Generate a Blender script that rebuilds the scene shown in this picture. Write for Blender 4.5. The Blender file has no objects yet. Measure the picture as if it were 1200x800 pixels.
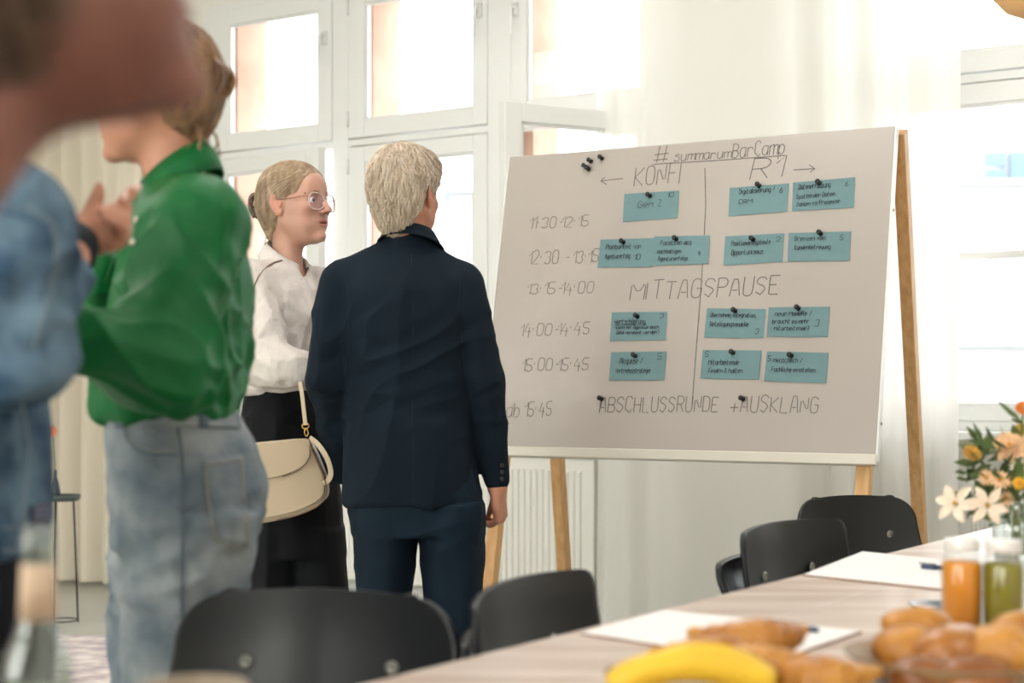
import bpy, math, random
import numpy as np
from mathutils import Vector, Matrix
from mathutils.bvhtree import BVHTree
random.seed(7); np.random.seed(7)
SC = bpy.context.scene
COL = SC.collection

# ------------------------------------------------------------------ camera, sky, lights, exposure
F = 1833.0; HV = 450.0; CZ = 1.12            # focal length in pixels, horizon row, lens height
cd = bpy.data.cameras.new('camera'); cam = bpy.data.objects.new('camera', cd); COL.objects.link(cam)
cam.location = (0, 0, CZ); cam.rotation_euler = (math.pi/2, 0, 0)
cd.sensor_width = 36; cd.lens = 36*F/1200; cd.shift_y = -(400-HV)/1200*1.0
cd.clip_start = 0.05; cd.clip_end = 300
cd.dof.use_dof = True; cd.dof.focus_distance = 4.6; cd.dof.aperture_fstop = 2.9
SC.camera = cam
SC.view_settings.view_transform = 'Standard'; SC.view_settings.look = 'None'
SC.view_settings.gamma = 1; SC.view_settings.use_curve_mapping = False
SC.view_settings.exposure = 0.55
w = bpy.data.worlds.new('sky'); SC.world = w; w.use_nodes = True
w.node_tree.nodes['Background'].inputs[0].default_value = (0.93, 0.97, 1.0, 1)
w.node_tree.nodes['Background'].inputs[1].default_value = 4.0

def P(u, v, Y): return Vector(((u-600)/F*Y, Y, CZ+(HV-v)/F*Y))
D2 = Vector((0.8453, -0.5343, 0)); N2 = Vector((0.5343, 0.8453, 0))    # along the window wall; outwards
def W(s, t, z=0.0): return Vector((0, 7.58, 0)) + D2*s + N2*t + Vector((0, 0, z))
WALLROT = math.atan2(D2.y, D2.x)

def area(name, loc, rot, sx, sy, power, col, portal=False):
    l = bpy.data.lights.new(name, 'AREA'); l.shape = 'RECTANGLE'; l.size = sx; l.size_y = sy
    l.energy = power; l.color = col
    if portal: l.cycles.is_portal = True
    o = bpy.data.objects.new(name, l); COL.objects.link(o); o.location = loc; o.rotation_euler = rot
    return o
CEIL = 3.5
WIN = [(-2.0, 0.9), (1.66, 4.45)]
for a, b in WIN:
    o = area('window_portal', W((a+b)/2, 0.45, 2.05), (0, 0, 0), b-a, 2.4, 1, (1, 1, 1), True)
    o.rotation_euler = (math.radians(-90), 0, WALLROT)
# unseen fill lamps added under the ceiling to brighten the room
for s, t in ((.9, -1.35), (3.3, -1.35), (-1.8, -3.4), (1.9, -3.6), (-1.5, -7.2), (2.6, -7.4), (5.4, -5.4)):
    area('ceiling_fill', W(s, t, CEIL-0.06), (0, 0, WALLROT), 1.5, 1.0, 6 if t > -2 else 23, (1.0, 0.96, 0.93))

# fill lamps added at the wall behind the camera, brightening upright surfaces
for s in (-1.6, 1.4, 4.6):
    o = area('rear_fill', W(s, -10.35, 1.95), (0, 0, 0), 2.2, 2.1, 100, (0.96, 0.985, 1.0)); o.rotation_euler = (math.radians(-90), 0, WALLROT)

# ------------------------------------------------------------------ helpers
def lin(c):
    return tuple((x/255/12.92 if x/255 <= 0.04045 else ((x/255+0.055)/1.055)**2.4) for x in c)
MATS = {}
def mat(name, col, rough=0.6, metal=0.0, bump=0.0, bscale=200, var=0.0, vscale=5, sheen=0.0, coat=0.0,
        stretch=(1, 1, 1), col2=None, spec=0.5, sss=0.0, attr=None, bump2=0.0, b2scale=12):
    if name in MATS: return MATS[name]
    m = bpy.data.materials.new(name); m.use_nodes = True; MATS[name] = m
    nt = m.node_tree; b = nt.nodes['Principled BSDF']; L = nt.links
    c = lin(col); b.inputs['Base Color'].default_value = (*c, 1)
    b.inputs['Roughness'].default_value = rough; b.inputs['Metallic'].default_value = metal
    b.inputs['Specular IOR Level'].default_value = spec
    if sheen:
        b.inputs['Sheen Weight'].default_value = sheen; b.inputs['Sheen Roughness'].default_value = 0.4
    if coat:
        b.inputs['Coat Weight'].default_value = coat; b.inputs['Coat Roughness'].default_value = 0.15
    if sss:
        b.inputs['Subsurface Weight'].default_value = sss
        b.inputs['Subsurface Radius'].default_value = (1, 0.35, 0.2); b.inputs['Subsurface Scale'].default_value = 0.01
    tc = nt.nodes.new('ShaderNodeTexCoord'); mp = nt.nodes.new('ShaderNodeMapping')
    mp.inputs['Scale'].default_value = stretch; L.new(tc.outputs['Object'], mp.inputs[0])
    csock = None
    if var or col2:
        n = nt.nodes.new('ShaderNodeTexNoise'); n.inputs['Scale'].default_value = vscale; n.inputs['Detail'].default_value = 5
        L.new(mp.outputs[0], n.inputs['Vector'])
        mx = nt.nodes.new('ShaderNodeMix'); mx.data_type = 'RGBA'
        c2 = lin(col2) if col2 else tuple(x*(1-var) for x in c)
        mr = nt.nodes.new('ShaderNodeMapRange'); mr.inputs[1].default_value = 0.35; mr.inputs[2].default_value = 0.65
        L.new(n.outputs[0], mr.inputs[0]); L.new(mr.outputs[0], mx.inputs[0])
        mx.inputs[6].default_value = (*c, 1); mx.inputs[7].default_value = (*c2, 1); csock = mx.outputs[2]
    if attr:
        at = nt.nodes.new('ShaderNodeAttribute'); at.attribute_name = attr
        mu = nt.nodes.new('ShaderNodeMix'); mu.data_type = 'RGBA'; mu.blend_type = 'MULTIPLY'; mu.inputs[0].default_value = 1
        if csock: L.new(csock, mu.inputs[6])
        else: mu.inputs[6].default_value = (*c, 1)
        L.new(at.outputs['Color'], mu.inputs[7]); csock = mu.outputs[2]
    if csock: L.new(csock, b.inputs['Base Color'])
    prev = None
    for bb, bs in ((bump, bscale), (bump2, b2scale)):
        if bb:
            n = nt.nodes.new('ShaderNodeTexNoise'); n.inputs['Scale'].default_value = bs; n.inputs['Detail'].default_value = 3
            L.new(mp.outputs[0], n.inputs['Vector'])
            bp = nt.nodes.new('ShaderNodeBump'); bp.inputs['Strength'].default_value = min(1, bb); bp.inputs['Distance'].default_value = 0.004 if bs > 60 else 0.03
            L.new(n.outputs[0], bp.inputs['Height'])
            if prev: L.new(prev, bp.inputs['Normal'])
            prev = bp.outputs[0]
    if prev: L.new(prev, b.inputs['Normal'])
    return m

def glassmat(name, tint=(1, 1, 1), gloss=0.06, rough=0.02):
    if name in MATS: return MATS[name]
    m = bpy.data.materials.new(name); m.use_nodes = True; MATS[name] = m
    nt = m.node_tree; nt.nodes.remove(nt.nodes['Principled BSDF']); L = nt.links
    out = nt.nodes['Material Output']; t = nt.nodes.new('ShaderNodeBsdfTransparent'); g = nt.nodes.new('ShaderNodeBsdfGlossy')
    t.inputs[0].default_value = (*tint, 1); g.inputs['Roughness'].default_value = rough
    lw = nt.nodes.new('ShaderNodeLayerWeight'); lw.inputs[0].default_value = 0.5
    pw = nt.nodes.new('ShaderNodeMath'); pw.operation = 'POWER'; pw.inputs[1].default_value = 5; L.new(lw.outputs['Facing'], pw.inputs[0])
    ad = nt.nodes.new('ShaderNodeMath'); ad.operation = 'ADD'; ad.inputs[1].default_value = gloss; L.new(pw.outputs[0], ad.inputs[0]); ad.use_clamp = True
    mx = nt.nodes.new('ShaderNodeMixShader'); L.new(ad.outputs[0], mx.inputs[0]); L.new(t.outputs[0], mx.inputs[1]); L.new(g.outputs[0], mx.inputs[2])
    L.new(mx.outputs[0], out.inputs[0]); return m

def sheermat(name, col, transp, transl):
    m = bpy.data.materials.new(name); m.use_nodes = True; MATS[name] = m
    nt = m.node_tree; nt.nodes.remove(nt.nodes['Principled BSDF']); L = nt.links; out = nt.nodes['Material Output']
    c = (*lin(col), 1)
    d = nt.nodes.new('ShaderNodeBsdfDiffuse'); d.inputs[0].default_value = c
    tl = nt.nodes.new('ShaderNodeBsdfTranslucent'); tl.inputs[0].default_value = c
    tr = nt.nodes.new('ShaderNodeBsdfTransparent')
    m1 = nt.nodes.new('ShaderNodeMixShader'); m1.inputs[0].default_value = transl; L.new(d.outputs[0], m1.inputs[1]); L.new(tl.outputs[0], m1.inputs[2])
    m2 = nt.nodes.new('ShaderNodeMixShader'); L.new(m1.outputs[0], m2.inputs[1]); L.new(tr.outputs[0], m2.inputs[2])
    # cloth seen edge-on lets less through: thread layer weight
    lw = nt.nodes.new('ShaderNodeLayerWeight'); lw.inputs[0].default_value = 0.45
    mr = nt.nodes.new('ShaderNodeMapRange'); mr.inputs[1].default_value = 0; mr.inputs[2].default_value = 0.9; mr.inputs[3].default_value = transp; mr.inputs[4].default_value = 0.0
    L.new(lw.outputs['Facing'], mr.inputs[0]); L.new(mr.outputs[0], m2.inputs[0]); L.new(m2.outputs[0], out.inputs[0]); return m

class MB:
    def __init__(s): s.v = []; s.f = []
    def add(s, vs, fs):
        n = len(s.v); s.v += [tuple(v) for v in vs]; s.f += [tuple(i+n for i in f) for f in fs]; return s
    def box(s, lo, hi, M=None):
        x0, y0, z0 = lo; x1, y1, z1 = hi
        vs = [Vector(p) for p in ((x0,y0,z0),(x1,y0,z0),(x1,y1,z0),(x0,y1,z0),(x0,y0,z1),(x1,y0,z1),(x1,y1,z1),(x0,y1,z1))]
        if M: vs = [M @ v for v in vs]
        return s.add(vs, [(0,3,2,1),(4,5,6,7),(0,1,5,4),(1,2,6,5),(2,3,7,6),(3,0,4,7)])
    def wbox(s, s0, s1, t0, t1, z0, z1):      # box in window-wall coordinates
        vs = [W(a, b, c) for c in (z0, z1) for a, b in ((s0, t0), (s1, t0), (s1, t1), (s0, t1))]
        return s.add(vs, [(0,3,2,1),(4,5,6,7),(0,1,5,4),(1,2,6,5),(2,3,7,6),(3,0,4,7)])
    def tube(s, pts, r, n=8, cap=True, flat=None):
        pts = [Vector(p) for p in pts]; m = len(pts); rs = [float(x) for x in np.interp(np.linspace(0, 1, m), np.linspace(0, 1, len(r)), r)] if isinstance(r, (list, tuple)) else [r]*m
        base = len(s.v); up = None
        for i, p in enumerate(pts):
            t = (pts[min(i+1, m-1)] - pts[max(i-1, 0)])
            if t.length < 1e-9: t = Vector((0, 0, 1))
            t.normalize()
            if up is None: up = t.orthogonal().normalized()
            up = (up - t*up.dot(t))
            if up.length < 1e-6: up = t.orthogonal()
            up.normalize(); side = t.cross(up)
            for k in range(n):
                a = 2*math.pi*k/n; s.v.append(tuple(p + (up*math.cos(a) + side*math.sin(a)*(flat or 1))*rs[i]))
        for i in range(m-1):
            for k in range(n):
                a = base+i*n+k; b = base+i*n+(k+1) % n; s.f.append((a, b, b+n, a+n))
        if cap:
            s.f.append(tuple(base+k for k in reversed(range(n)))); s.f.append(tuple(base+(m-1)*n+k for k in range(n)))
        return s
    def lathe(s, prof, M=None, n=32):
        vs = []; fs = []; m = len(prof)
        for i, (r, z) in enumerate(prof):
            for k in range(n):
                a = 2*math.pi*k/n; v = Vector((r*math.cos(a), r*math.sin(a), z)); vs.append(M @ v if M else v)
        for i in range(m-1):
            for k in range(n):
                a = i*n+k; b = i*n+(k+1) % n; fs.append((a, b, b+n, a+n))
        if prof[0][0] > 1e-6: fs.append(tuple(reversed(range(n))))
        if prof[-1][0] > 1e-6: fs.append(tuple((m-1)*n+k for k in range(n)))
        return s.add(vs, fs)
    def sphere(s, c, r, n=12, M=None):
        prof = [(max(1e-7, math.sin(math.pi*i/n)), -math.cos(math.pi*i/n)) for i in range(n+1)]
        rr = r if isinstance(r, (tuple, list)) else (r, r, r)
        T = Matrix.Translation(c) @ (M or Matrix()) @ Matrix.Diagonal((*rr, 1))
        return s.lathe(prof, T, n*2 if n < 14 else n)
    def obj(s, name, m, parent=None, smooth=False, bevel=0, seg=2, label=None, cat=None, group=None, kind=None, auto=False):
        me = bpy.data.meshes.new(name); me.from_pydata(s.v, [], s.f); me.update()
        return mkobj(name, me, m, parent, smooth, bevel, seg, label, cat, group, kind)
def mkobj(name, me, m, parent=None, smooth=False, bevel=0, seg=2, label=None, cat=None, group=None, kind=None):
    me.materials.append(m)
    if smooth: me.polygons.foreach_set('use_smooth', [True]*len(me.polygons))
    o = bpy.data.objects.new(name, me); COL.objects.link(o)
    if parent:
        o.parent = parent; o.matrix_parent_inverse = Matrix.LocRotScale(parent.location, parent.rotation_euler, None).inverted() if not parent.get('local') else Matrix()
    if bevel:
        b = o.modifiers.new('bevel', 'BEVEL'); b.width = bevel; b.segments = seg; b.limit_method = 'ANGLE'
        if smooth is False: pass
    tag(o, label, cat, group, kind); return o
def tag(o, label=None, cat=None, group=None, kind=None):
    for k, v in (('label', label), ('category', cat), ('group', group), ('kind', kind)):
        if v: o[k] = v
    return o
def empty(name, loc=(0, 0, 0), label=None, cat=None, group=None, rot=(0, 0, 0), local=False):
    o = bpy.data.objects.new(name, None); COL.objects.link(o); o.location = loc; o.rotation_euler = rot; o.empty_display_size = 0.1
    if local: o['local'] = 1
    return tag(o, label, cat, group)
def copy_tree(o, parent=None):
    c = o.copy(); COL.objects.link(c)
    if parent: c.parent = parent
    for ch in list(o.children): copy_tree(ch, c)
    return c
def struct(name, mb, m, **k): return mb.obj(name, m, kind='structure', **k)
def smooth_path(pts, it=2):
    pts = [Vector(p) for p in pts]
    for _ in range(it):
        q = [pts[0]]
        for a, b in zip(pts[:-1], pts[1:]): q += [a*0.75+b*0.25, a*0.25+b*0.75]
        pts = q + [pts[-1]]
    return pts

# ---- signed-distance modelling: one continuous surface from blended tapered shapes
def vnoise(p, seed=0):
    p = np.asarray(p); i = np.floor(p).astype(np.int64); f = p-i; f = f*f*(3-2*f)
    def h(a, b, c):
        n = (a*73856093) ^ (b*19349663) ^ (c*83492791) ^ (seed*2654435761)
        n = (n ^ (n >> 13))*1274126177; n &= 0x7fffffff; return (n % 100003)/50001.5-1
    r = 0
    for dx in (0, 1):
        for dy in (0, 1):
            for dz in (0, 1):
                wt = (f[:, 0] if dx else 1-f[:, 0])*(f[:, 1] if dy else 1-f[:, 1])*(f[:, 2] if dz else 1-f[:, 2])
                r = r+wt*h(i[:, 0]+dx, i[:, 1]+dy, i[:, 2]+dz)
    return r
def basis(f, pitch=0, roll=0):
    """rows: forward, left, up"""
    f = Vector(f).normalized(); l = Vector((0, 0, 1)).cross(f).normalized(); u = f.cross(l)
    R = Matrix((f, l, u)).transposed()
    R = R @ Matrix.Rotation(-pitch, 3, 'Y') @ Matrix.Rotation(roll, 3, 'X')
    return np.array(R)
class SDF:
    def __init__(s, lo, hi, h):
        s.lo = np.array(lo, np.float32); s.h = h
        s.n = np.ceil((np.array(hi)-np.array(lo))/h).astype(int)+1
        s.ax = [(s.lo[i]+np.arange(s.n[i])*h).astype(np.float32) for i in range(3)]
        s.D = np.full(s.n, 0.1, np.float32); s.O = np.zeros(3); s.R = np.eye(3); s.S = 1.0
    def frame(s, O=(0, 0, 0), R=None, S=1.0): s.O = np.array(O, float); s.R = np.eye(3) if R is None else R; s.S = S; return s
    def wp(s, p): return s.O + s.S*(s.R @ np.array(p, float))
    def _apply(s, lo, hi, fn, k, mode):
        m = k+2*s.h; i0 = []; i1 = []
        for a in range(3):
            i0.append(max(0, int((lo[a]-m-s.lo[a])/s.h))); i1.append(min(s.n[a], int((hi[a]+m-s.lo[a])/s.h)+2))
            if i1[a] <= i0[a]: return s
        X = s.ax[0][i0[0]:i1[0]][:, None, None]; Y = s.ax[1][i0[1]:i1[1]][None, :, None]; Z = s.ax[2][i0[2]:i1[2]][None, None, :]
        d = fn(X, Y, Z); sl = tuple(slice(a, b) for a, b in zip(i0, i1)); A = s.D[sl]
        if mode == 'u':
            t = np.maximum(k-np.abs(A-d), 0)/k if k > 0 else 0; s.D[sl] = np.minimum(A, d)-t*t*k*0.25
        else:
            d = -d; t = np.maximum(k-np.abs(A-d), 0)/k if k > 0 else 0; s.D[sl] = np.maximum(A, d)+t*t*k*0.25
        return s
    def cone(s, a, b, r1, r2=None, k=0.01, mode='u'):
        a = s.wp(a); b = s.wp(b); r1 *= s.S; r2 = r1 if r2 is None else r2*s.S; k *= s.S
        ab = b-a; L2 = max(float(ab@ab), 1e-12); R = max(r1, r2)
        def fn(X, Y, Z):
            x = X-a[0]; y = Y-a[1]; z = Z-a[2]; t = np.clip((x*ab[0]+y*ab[1]+z*ab[2])/L2, 0, 1)
            return np.sqrt((x-t*ab[0])**2+(y-t*ab[1])**2+(z-t*ab[2])**2)-(r1+(r2-r1)*t)
        return s._apply(np.minimum(a, b)-R, np.maximum(a, b)+R, fn, k, mode)
    def chain(s, pts, rs, k=0.012):
        for i in range(len(pts)-1): s.cone(pts[i], pts[i+1], rs[i], rs[i+1], k)
        return s
    def ell(s, c, r, k=0.01, mode='u', R=None):
        o = s.wp(c); Rm = s.R if R is None else s.R @ R; r = np.array(r, float)*s.S; k *= s.S; B = r.max()
        def fn(X, Y, Z):
            x = X-o[0]; y = Y-o[1]; z = Z-o[2]
            q = [Rm[0, i]*x+Rm[1, i]*y+Rm[2, i]*z for i in range(3)]
            k0 = np.sqrt((q[0]/r[0])**2+(q[1]/r[1])**2+(q[2]/r[2])**2)
            k1 = np.sqrt((q[0]/r[0]**2)**2+(q[1]/r[1]**2)**2+(q[2]/r[2]**2)**2)+1e-9
            return k0*(k0-1)/k1
        return s._apply(o-B, o+B, fn, k, mode)
    def loft(s, sl, k=0.02, mode='u', sm=0.03, rnd=0.0, infl=0.0):
        """sl rows: z, cx, cy, rx, ry, yaw"""
        sl = sorted([tuple(r)+(0,)*(6-len(r)) for r in sl]); A = np.array(sl, float)
        zz = np.arange(A[0, 0]-0.1, A[-1, 0]+0.1, 0.004); C = np.stack([np.interp(zz, A[:, 0], A[:, i]) for i in range(1, 6)])
        wd = max(1, int(sm/0.004))
        if wd > 1:
            ker = np.hanning(wd*2+1); ker /= ker.sum()
            C = np.stack([np.convolve(np.pad(c, wd, 'edge'), ker, 'valid') for c in C])
        z0, z1 = A[0, 0], A[-1, 0]; Rm = A[:, 3:5].max()+infl
        lo = np.array([A[:, 1].min()-Rm, A[:, 2].min()-Rm, z0-infl]); hi = np.array([A[:, 1].max()+Rm, A[:, 2].max()+Rm, z1+infl])
        def fn(X, Y, Z):
            cx, cy, rx, ry, yw = [np.interp(Z, zz, c).astype(np.float32) for c in C]
            rx = rx+infl; ry = ry+infl
            x = X-cx; y = Y-cy; c = np.cos(yw); sn = np.sin(yw); a = x*c+y*sn; b = -x*sn+y*c
            k0 = np.sqrt((a/rx)**2+(b/ry)**2); k1 = np.sqrt((a/rx**2)**2+(b/ry**2)**2)+1e-9
            d = k0*(k0-1)/k1
            d = np.where(k0 < 0.3, -np.minimum(rx, ry)*0.7, d)
            cap = np.maximum(z0-infl-Z, Z-z1-infl)
            if rnd: 
                a_ = np.maximum(d+rnd, 0); b_ = np.maximum(cap+rnd, 0)
                return np.where((a_ > 0) & (b_ > 0), np.sqrt(a_*a_+b_*b_)-rnd, np.maximum(d, cap))
            return np.maximum(d, cap)
        return s._apply(lo, hi, fn, k, mode)
    def arrays(s):
        D = s.D; D[0] = D[-1] = 0.1; D[:, 0] = D[:, -1] = 0.1; D[:, :, 0] = D[:, :, -1] = 0.1
        ins = D < 0
        c = np.zeros(s.n-1, np.uint8)
        for a in (0, 1):
            for b in (0, 1):
                for d in (0, 1): c += ins[a:a+s.n[0]-1, b:b+s.n[1]-1, d:d+s.n[2]-1]
        idx = np.argwhere((c > 0) & (c < 8)); gid = np.full(s.n-1, -1, np.int32); gid[tuple(idx.T)] = np.arange(len(idx))
        acc = np.zeros((len(idx), 3)); cnt = np.zeros(len(idx))
        for ax in range(3):
            o = [a for a in range(3) if a != ax]
            for i in (0, 1):
                for j in (0, 1):
                    e = np.zeros(3, int); e[o[0]] = i; e[o[1]] = j; g = e.copy(); g[ax] = 1
                    da = D[tuple((idx+e).T)]; db = D[tuple((idx+g).T)]; cr = (da < 0) != (db < 0)
                    t = np.where(cr, da/np.where(cr, da-db, 1), 0); p = np.tile(e.astype(float), (len(idx), 1)); p[:, ax] = t
                    acc += p*cr[:, None]; cnt += cr
        V = (idx+acc/cnt[:, None])*s.h+s.lo
        Q = []
        for ax in range(3):
            o = [a for a in range(3) if a != ax]
            A = [slice(None)]*3; B = [slice(None)]*3; A[ax] = slice(0, -1); B[ax] = slice(1, None)
            ch = ins[tuple(A)] != ins[tuple(B)]; e = np.argwhere(ch)
            e = e[(e[:, o[0]] > 0) & (e[:, o[1]] > 0)]
            sg = ins[tuple(e.T)]
            def cell(i, j):
                q = e.copy(); q[:, o[0]] -= i; q[:, o[1]] -= j; return gid[tuple(q.T)]
            q = np.stack([cell(1, 1), cell(0, 1), cell(0, 0), cell(1, 0)], 1)
            flip = sg if ax != 1 else ~sg
            q[~flip] = q[~flip][:, ::-1]; Q.append(q)
        return V, np.concatenate(Q)
def vnormals(V, Q):
    a, b, c, d = (V[Q[:, i]] for i in range(4)); n = np.cross(c-a, d-b); N = np.zeros_like(V)
    for i in range(4):
        for ax in range(3): N[:, ax] += np.bincount(Q[:, i], n[:, ax], len(V))
    return N/(np.linalg.norm(N, axis=1)[:, None]+1e-12)
def folds(V, N, specs):
    """cloth folds: list of (direction, across_scale, along_scale, amplitude, zlo, zhi, seed)"""
    out = V.copy()
    for d, sa, sl, amp, z0, z1, seed in specs:
        d = np.array(d, float); d /= np.linalg.norm(d)
        along = V@d; perp = V-np.outer(along, d)
        warp = vnoise(V*6+seed*3.1, seed+50)[:, None]*0.25
        q = perp*sa+np.outer(along, d)*sl+warp+seed*7.7
        n = vnoise(q, seed); n = 1-2*np.abs(n)**0.8 + 0.35*vnoise(q*2.1, seed+9)
        wz = np.clip((V[:, 2]-z0)/0.05, 0, 1)*np.clip((z1-V[:, 2])/0.05, 0, 1)
        out += N*(n*amp*wz)[:, None]
    return out
def relax(V, Q, it=1, lam=0.5):
    nb = len(V)
    for _ in range(it):
        A = np.zeros_like(V); c = np.zeros(nb)
        for i in range(4):
            j = Q[:, (i+1) % 4]; 
            for ax in range(3): A[:, ax] += np.bincount(Q[:, i], V[j, ax], nb)+np.bincount(j, V[Q[:, i], ax], nb)
            c += np.bincount(Q[:, i], minlength=nb)+np.bincount(j, minlength=nb)
        V = V*(1-lam)+lam*A/c[:, None]
    return V
def sdfobj(s, name, m, parent=None, fold=None, it=1, tint=None, **k):
    V, Q = s.arrays(); V = relax(V, Q, it)
    if fold: V = folds(V, vnormals(V, Q), fold)
    me = bpy.data.meshes.new(name); me.vertices.add(len(V)); me.vertices.foreach_set('co', V.astype(np.float32).ravel())
    me.loops.add(Q.size); me.loops.foreach_set('vertex_index', Q.astype(np.int32).ravel())
    me.polygons.add(len(Q)); me.polygons.foreach_set('loop_start', np.arange(0, Q.size, 4, dtype=np.int32))
    me.update(calc_edges=True); me.validate()
    if tint is not None:
        c = np.ones((len(V), 4), np.float32); c[:, :3] = tint(V)
        a = me.color_attributes.new('tint', 'FLOAT_COLOR', 'POINT'); a.data.foreach_set('color', c.ravel())
    o = mkobj(name, me, m, parent, True, **k)
    o['_'] = 0; del o['_']
    return o, V, Q
def bvh_of(V, Q): return BVHTree.FromPolygons([tuple(v) for v in V], [tuple(q) for q in Q])
def on_surface(bvh, u, v, off=0.002):
    """point of a modelled surface along a line of sight, lifted by off"""
    d = P(u, v, 1)-Vector((0, 0, CZ)); h = bvh.ray_cast(Vector((0, 0, CZ)), d.normalized())
    if h[0] is None:
        q = P(u, v, 4); h = bvh.find_nearest(q)
    n = h[1]
    if n.dot(d) > 0: n = -n
    return h[0]+n*off, n
def seam(bvh, pts, r, name, m, parent, off=0.0005, n=5, sub=6, **k):
    q = []
    for a, b in zip(pts[:-1], pts[1:]):
        for i in range(sub): q.append((a[0]+(b[0]-a[0])*i/sub, a[1]+(b[1]-a[1])*i/sub))
    q.append(pts[-1]); return MB().tube([on_surface(bvh, *p, off)[0] for p in q], r, n).obj(name, m, parent, True, **k)
def patch(bvh, poly, name, m, parent, off=0.003, thick=0.003, n=14, **k):
    """cloth patch laid on a surface; poly = 4 corners (tl, tr, br, bl)"""
    g = []; tl, tr, br, bl = poly
    for j in range(n+1):
        for i in range(n+1):
            a = i/n; b = j/n
            u = (tl[0]*(1-a)+tr[0]*a)*(1-b)+(bl[0]*(1-a)+br[0]*a)*b; v = (tl[1]*(1-a)+tr[1]*a)*(1-b)+(bl[1]*(1-a)+br[1]*a)*b
            g.append(on_surface(bvh, u, v, off)[0])
    mb = MB(); mb.add(g, [(j*(n+1)+i, (j+1)*(n+1)+i, (j+1)*(n+1)+i+1, j*(n+1)+i+1) for j in range(n) for i in range(n)])
    o = mb.obj(name, m, parent, True, **k); s = o.modifiers.new('solid', 'SOLIDIFY'); s.thickness = thick; s.offset = 0; return o
# ------------------------------------------------------------------ the setting
M_wall = mat('wall_paint', (238, 236, 228), 0.8, bump=0.15, bscale=60)
M_frame = mat('window_paint', (236, 237, 234), 0.38, bump=0.05, bscale=25, coat=0.2)
M_ceil = mat('ceiling_paint', (242, 240, 234), 0.9)
M_floor = mat('floor_coating', (178, 178, 168), 0.35, var=0.12, vscale=1.5, bump=0.05, bscale=30)
M_brick = mat('brick_render', (214, 178, 158), 0.9, col2=(196, 156, 136), vscale=3, bump=0.5, bscale=80)
M_glass = glassmat('window_glass', (0.99, 1, 1), 0.02)
SL, SR, TB = -4.7, 7.4, -10.6
mb = MB(); mb.wbox(SL-.3, SR+.3, TB-.3, .4, -.3, 0); struct('floor', mb, M_floor)
mb = MB(); mb.wbox(SL-.3, SR+.3, TB-.3, .4, CEIL, CEIL+.2); struct('ceiling', mb, M_ceil)
HEAD = 3.2; SILL = 0.93
mb = MB(); edges = [SL] + [x for ab in WIN for x in ab] + [SR]
for i in range(0, len(edges), 2): mb.wbox(edges[i], edges[i+1], 0, .36, 0, CEIL)
for a, b in WIN: mb.wbox(a, b, 0, .36, 0, SILL); mb.wbox(a, b, 0, .36, HEAD, CEIL)
struct('wall_back', mb, M_wall)
mb = MB(); mb.wbox(SL-.3, SL, TB, .36, 0, CEIL); struct('wall_left', mb, M_wall)
mb = MB(); mb.wbox(SR, SR+.3, TB, .36, 0, CEIL); struct('wall_right', mb, M_wall)
mb = MB(); mb.wbox(SL, SR, TB-.3, TB, 0, CEIL); struct('wall_front', mb, M_wall)
for nm, s0, s1 in (('baseboard_back', SL, SR),):
    mb = MB(); mb.wbox(s0, s1, -.018, 0, 0, .09); struct(nm, mb, M_frame, bevel=.003)

def sash(parent, s0, s1, z0, z1, g0, g1, gz0, gz1, t0=-.012, t1=.05, hinge=None, ang=0, handle=None, name='sash'):
    """a casement: four rails round a pane; hinge = s of the hinge line"""
    def T(mbv):
        if hinge is None or not ang: return mbv
        c = W(hinge, t0, 0); R = Matrix.Translation(c) @ Matrix.Rotation(ang, 4, 'Z') @ Matrix.Translation(-c)
        mbv.v = [tuple(R @ Vector(v)) for v in mbv.v]; return mbv
    mb = MB()
    mb.wbox(s0, g0, t0, t1, z0, z1); mb.wbox(g1, s1, t0, t1, z0, z1); mb.wbox(g0, g1, t0, t1, z0, gz0); mb.wbox(g0, g1, t0, t1, gz1, z1)
    o = T(mb).obj(name, M_frame, parent, bevel=.004)
    mb = MB(); bw = .014; q0, q1 = t0+.012, t0+.03
    mb.wbox(g0, g0+bw, q0, q1, gz0, gz1); mb.wbox(g1-bw, g1, q0, q1, gz0, gz1); mb.wbox(g0+bw, g1-bw, q0, q1, gz0, gz0+bw); mb.wbox(g0+bw, g1-bw, q0, q1, gz1-bw, gz1)
    T(mb).obj('glazing_bead', M_frame, o, bevel=.002)
    mb = MB(); mb.wbox(g0, g1, t0+.032, t0+.038, gz0, gz1); T(mb).obj('pane', M_glass, o)
    if handle:
        hs, hz = handle; mb = MB(); mb.wbox(hs-.014, hs+.014, t0-.01, t0, hz-.035, hz+.035)
        a = W(hs, t0-.01, hz+.01); mb.tube(smooth_path([a, W(hs, t0-.045, hz+.012), W(hs-.003, t0-.052, hz-.02), W(hs-.003, t0-.05, hz-.13)]), .009, 8)
        T(mb).obj('handle', mat('white_handle', (240, 240, 238), .3, coat=.3), o, True)
    for hz in (z0+.1, z1-.1):
        if hinge is None: continue
        hh = hinge; mb = MB(); mb.tube([W(hh, t0-.006, hz-.04), W(hh, t0-.006, hz+.04)], .007, 8); mb.obj('hinge', mat('white_handle', (240, 240, 238), .3), o, True)
    return o
ZL0, ZL1, ZU0, ZU1 = 0.97, 2.345, 2.392, 3.17      # lower and upper sash heights
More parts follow.
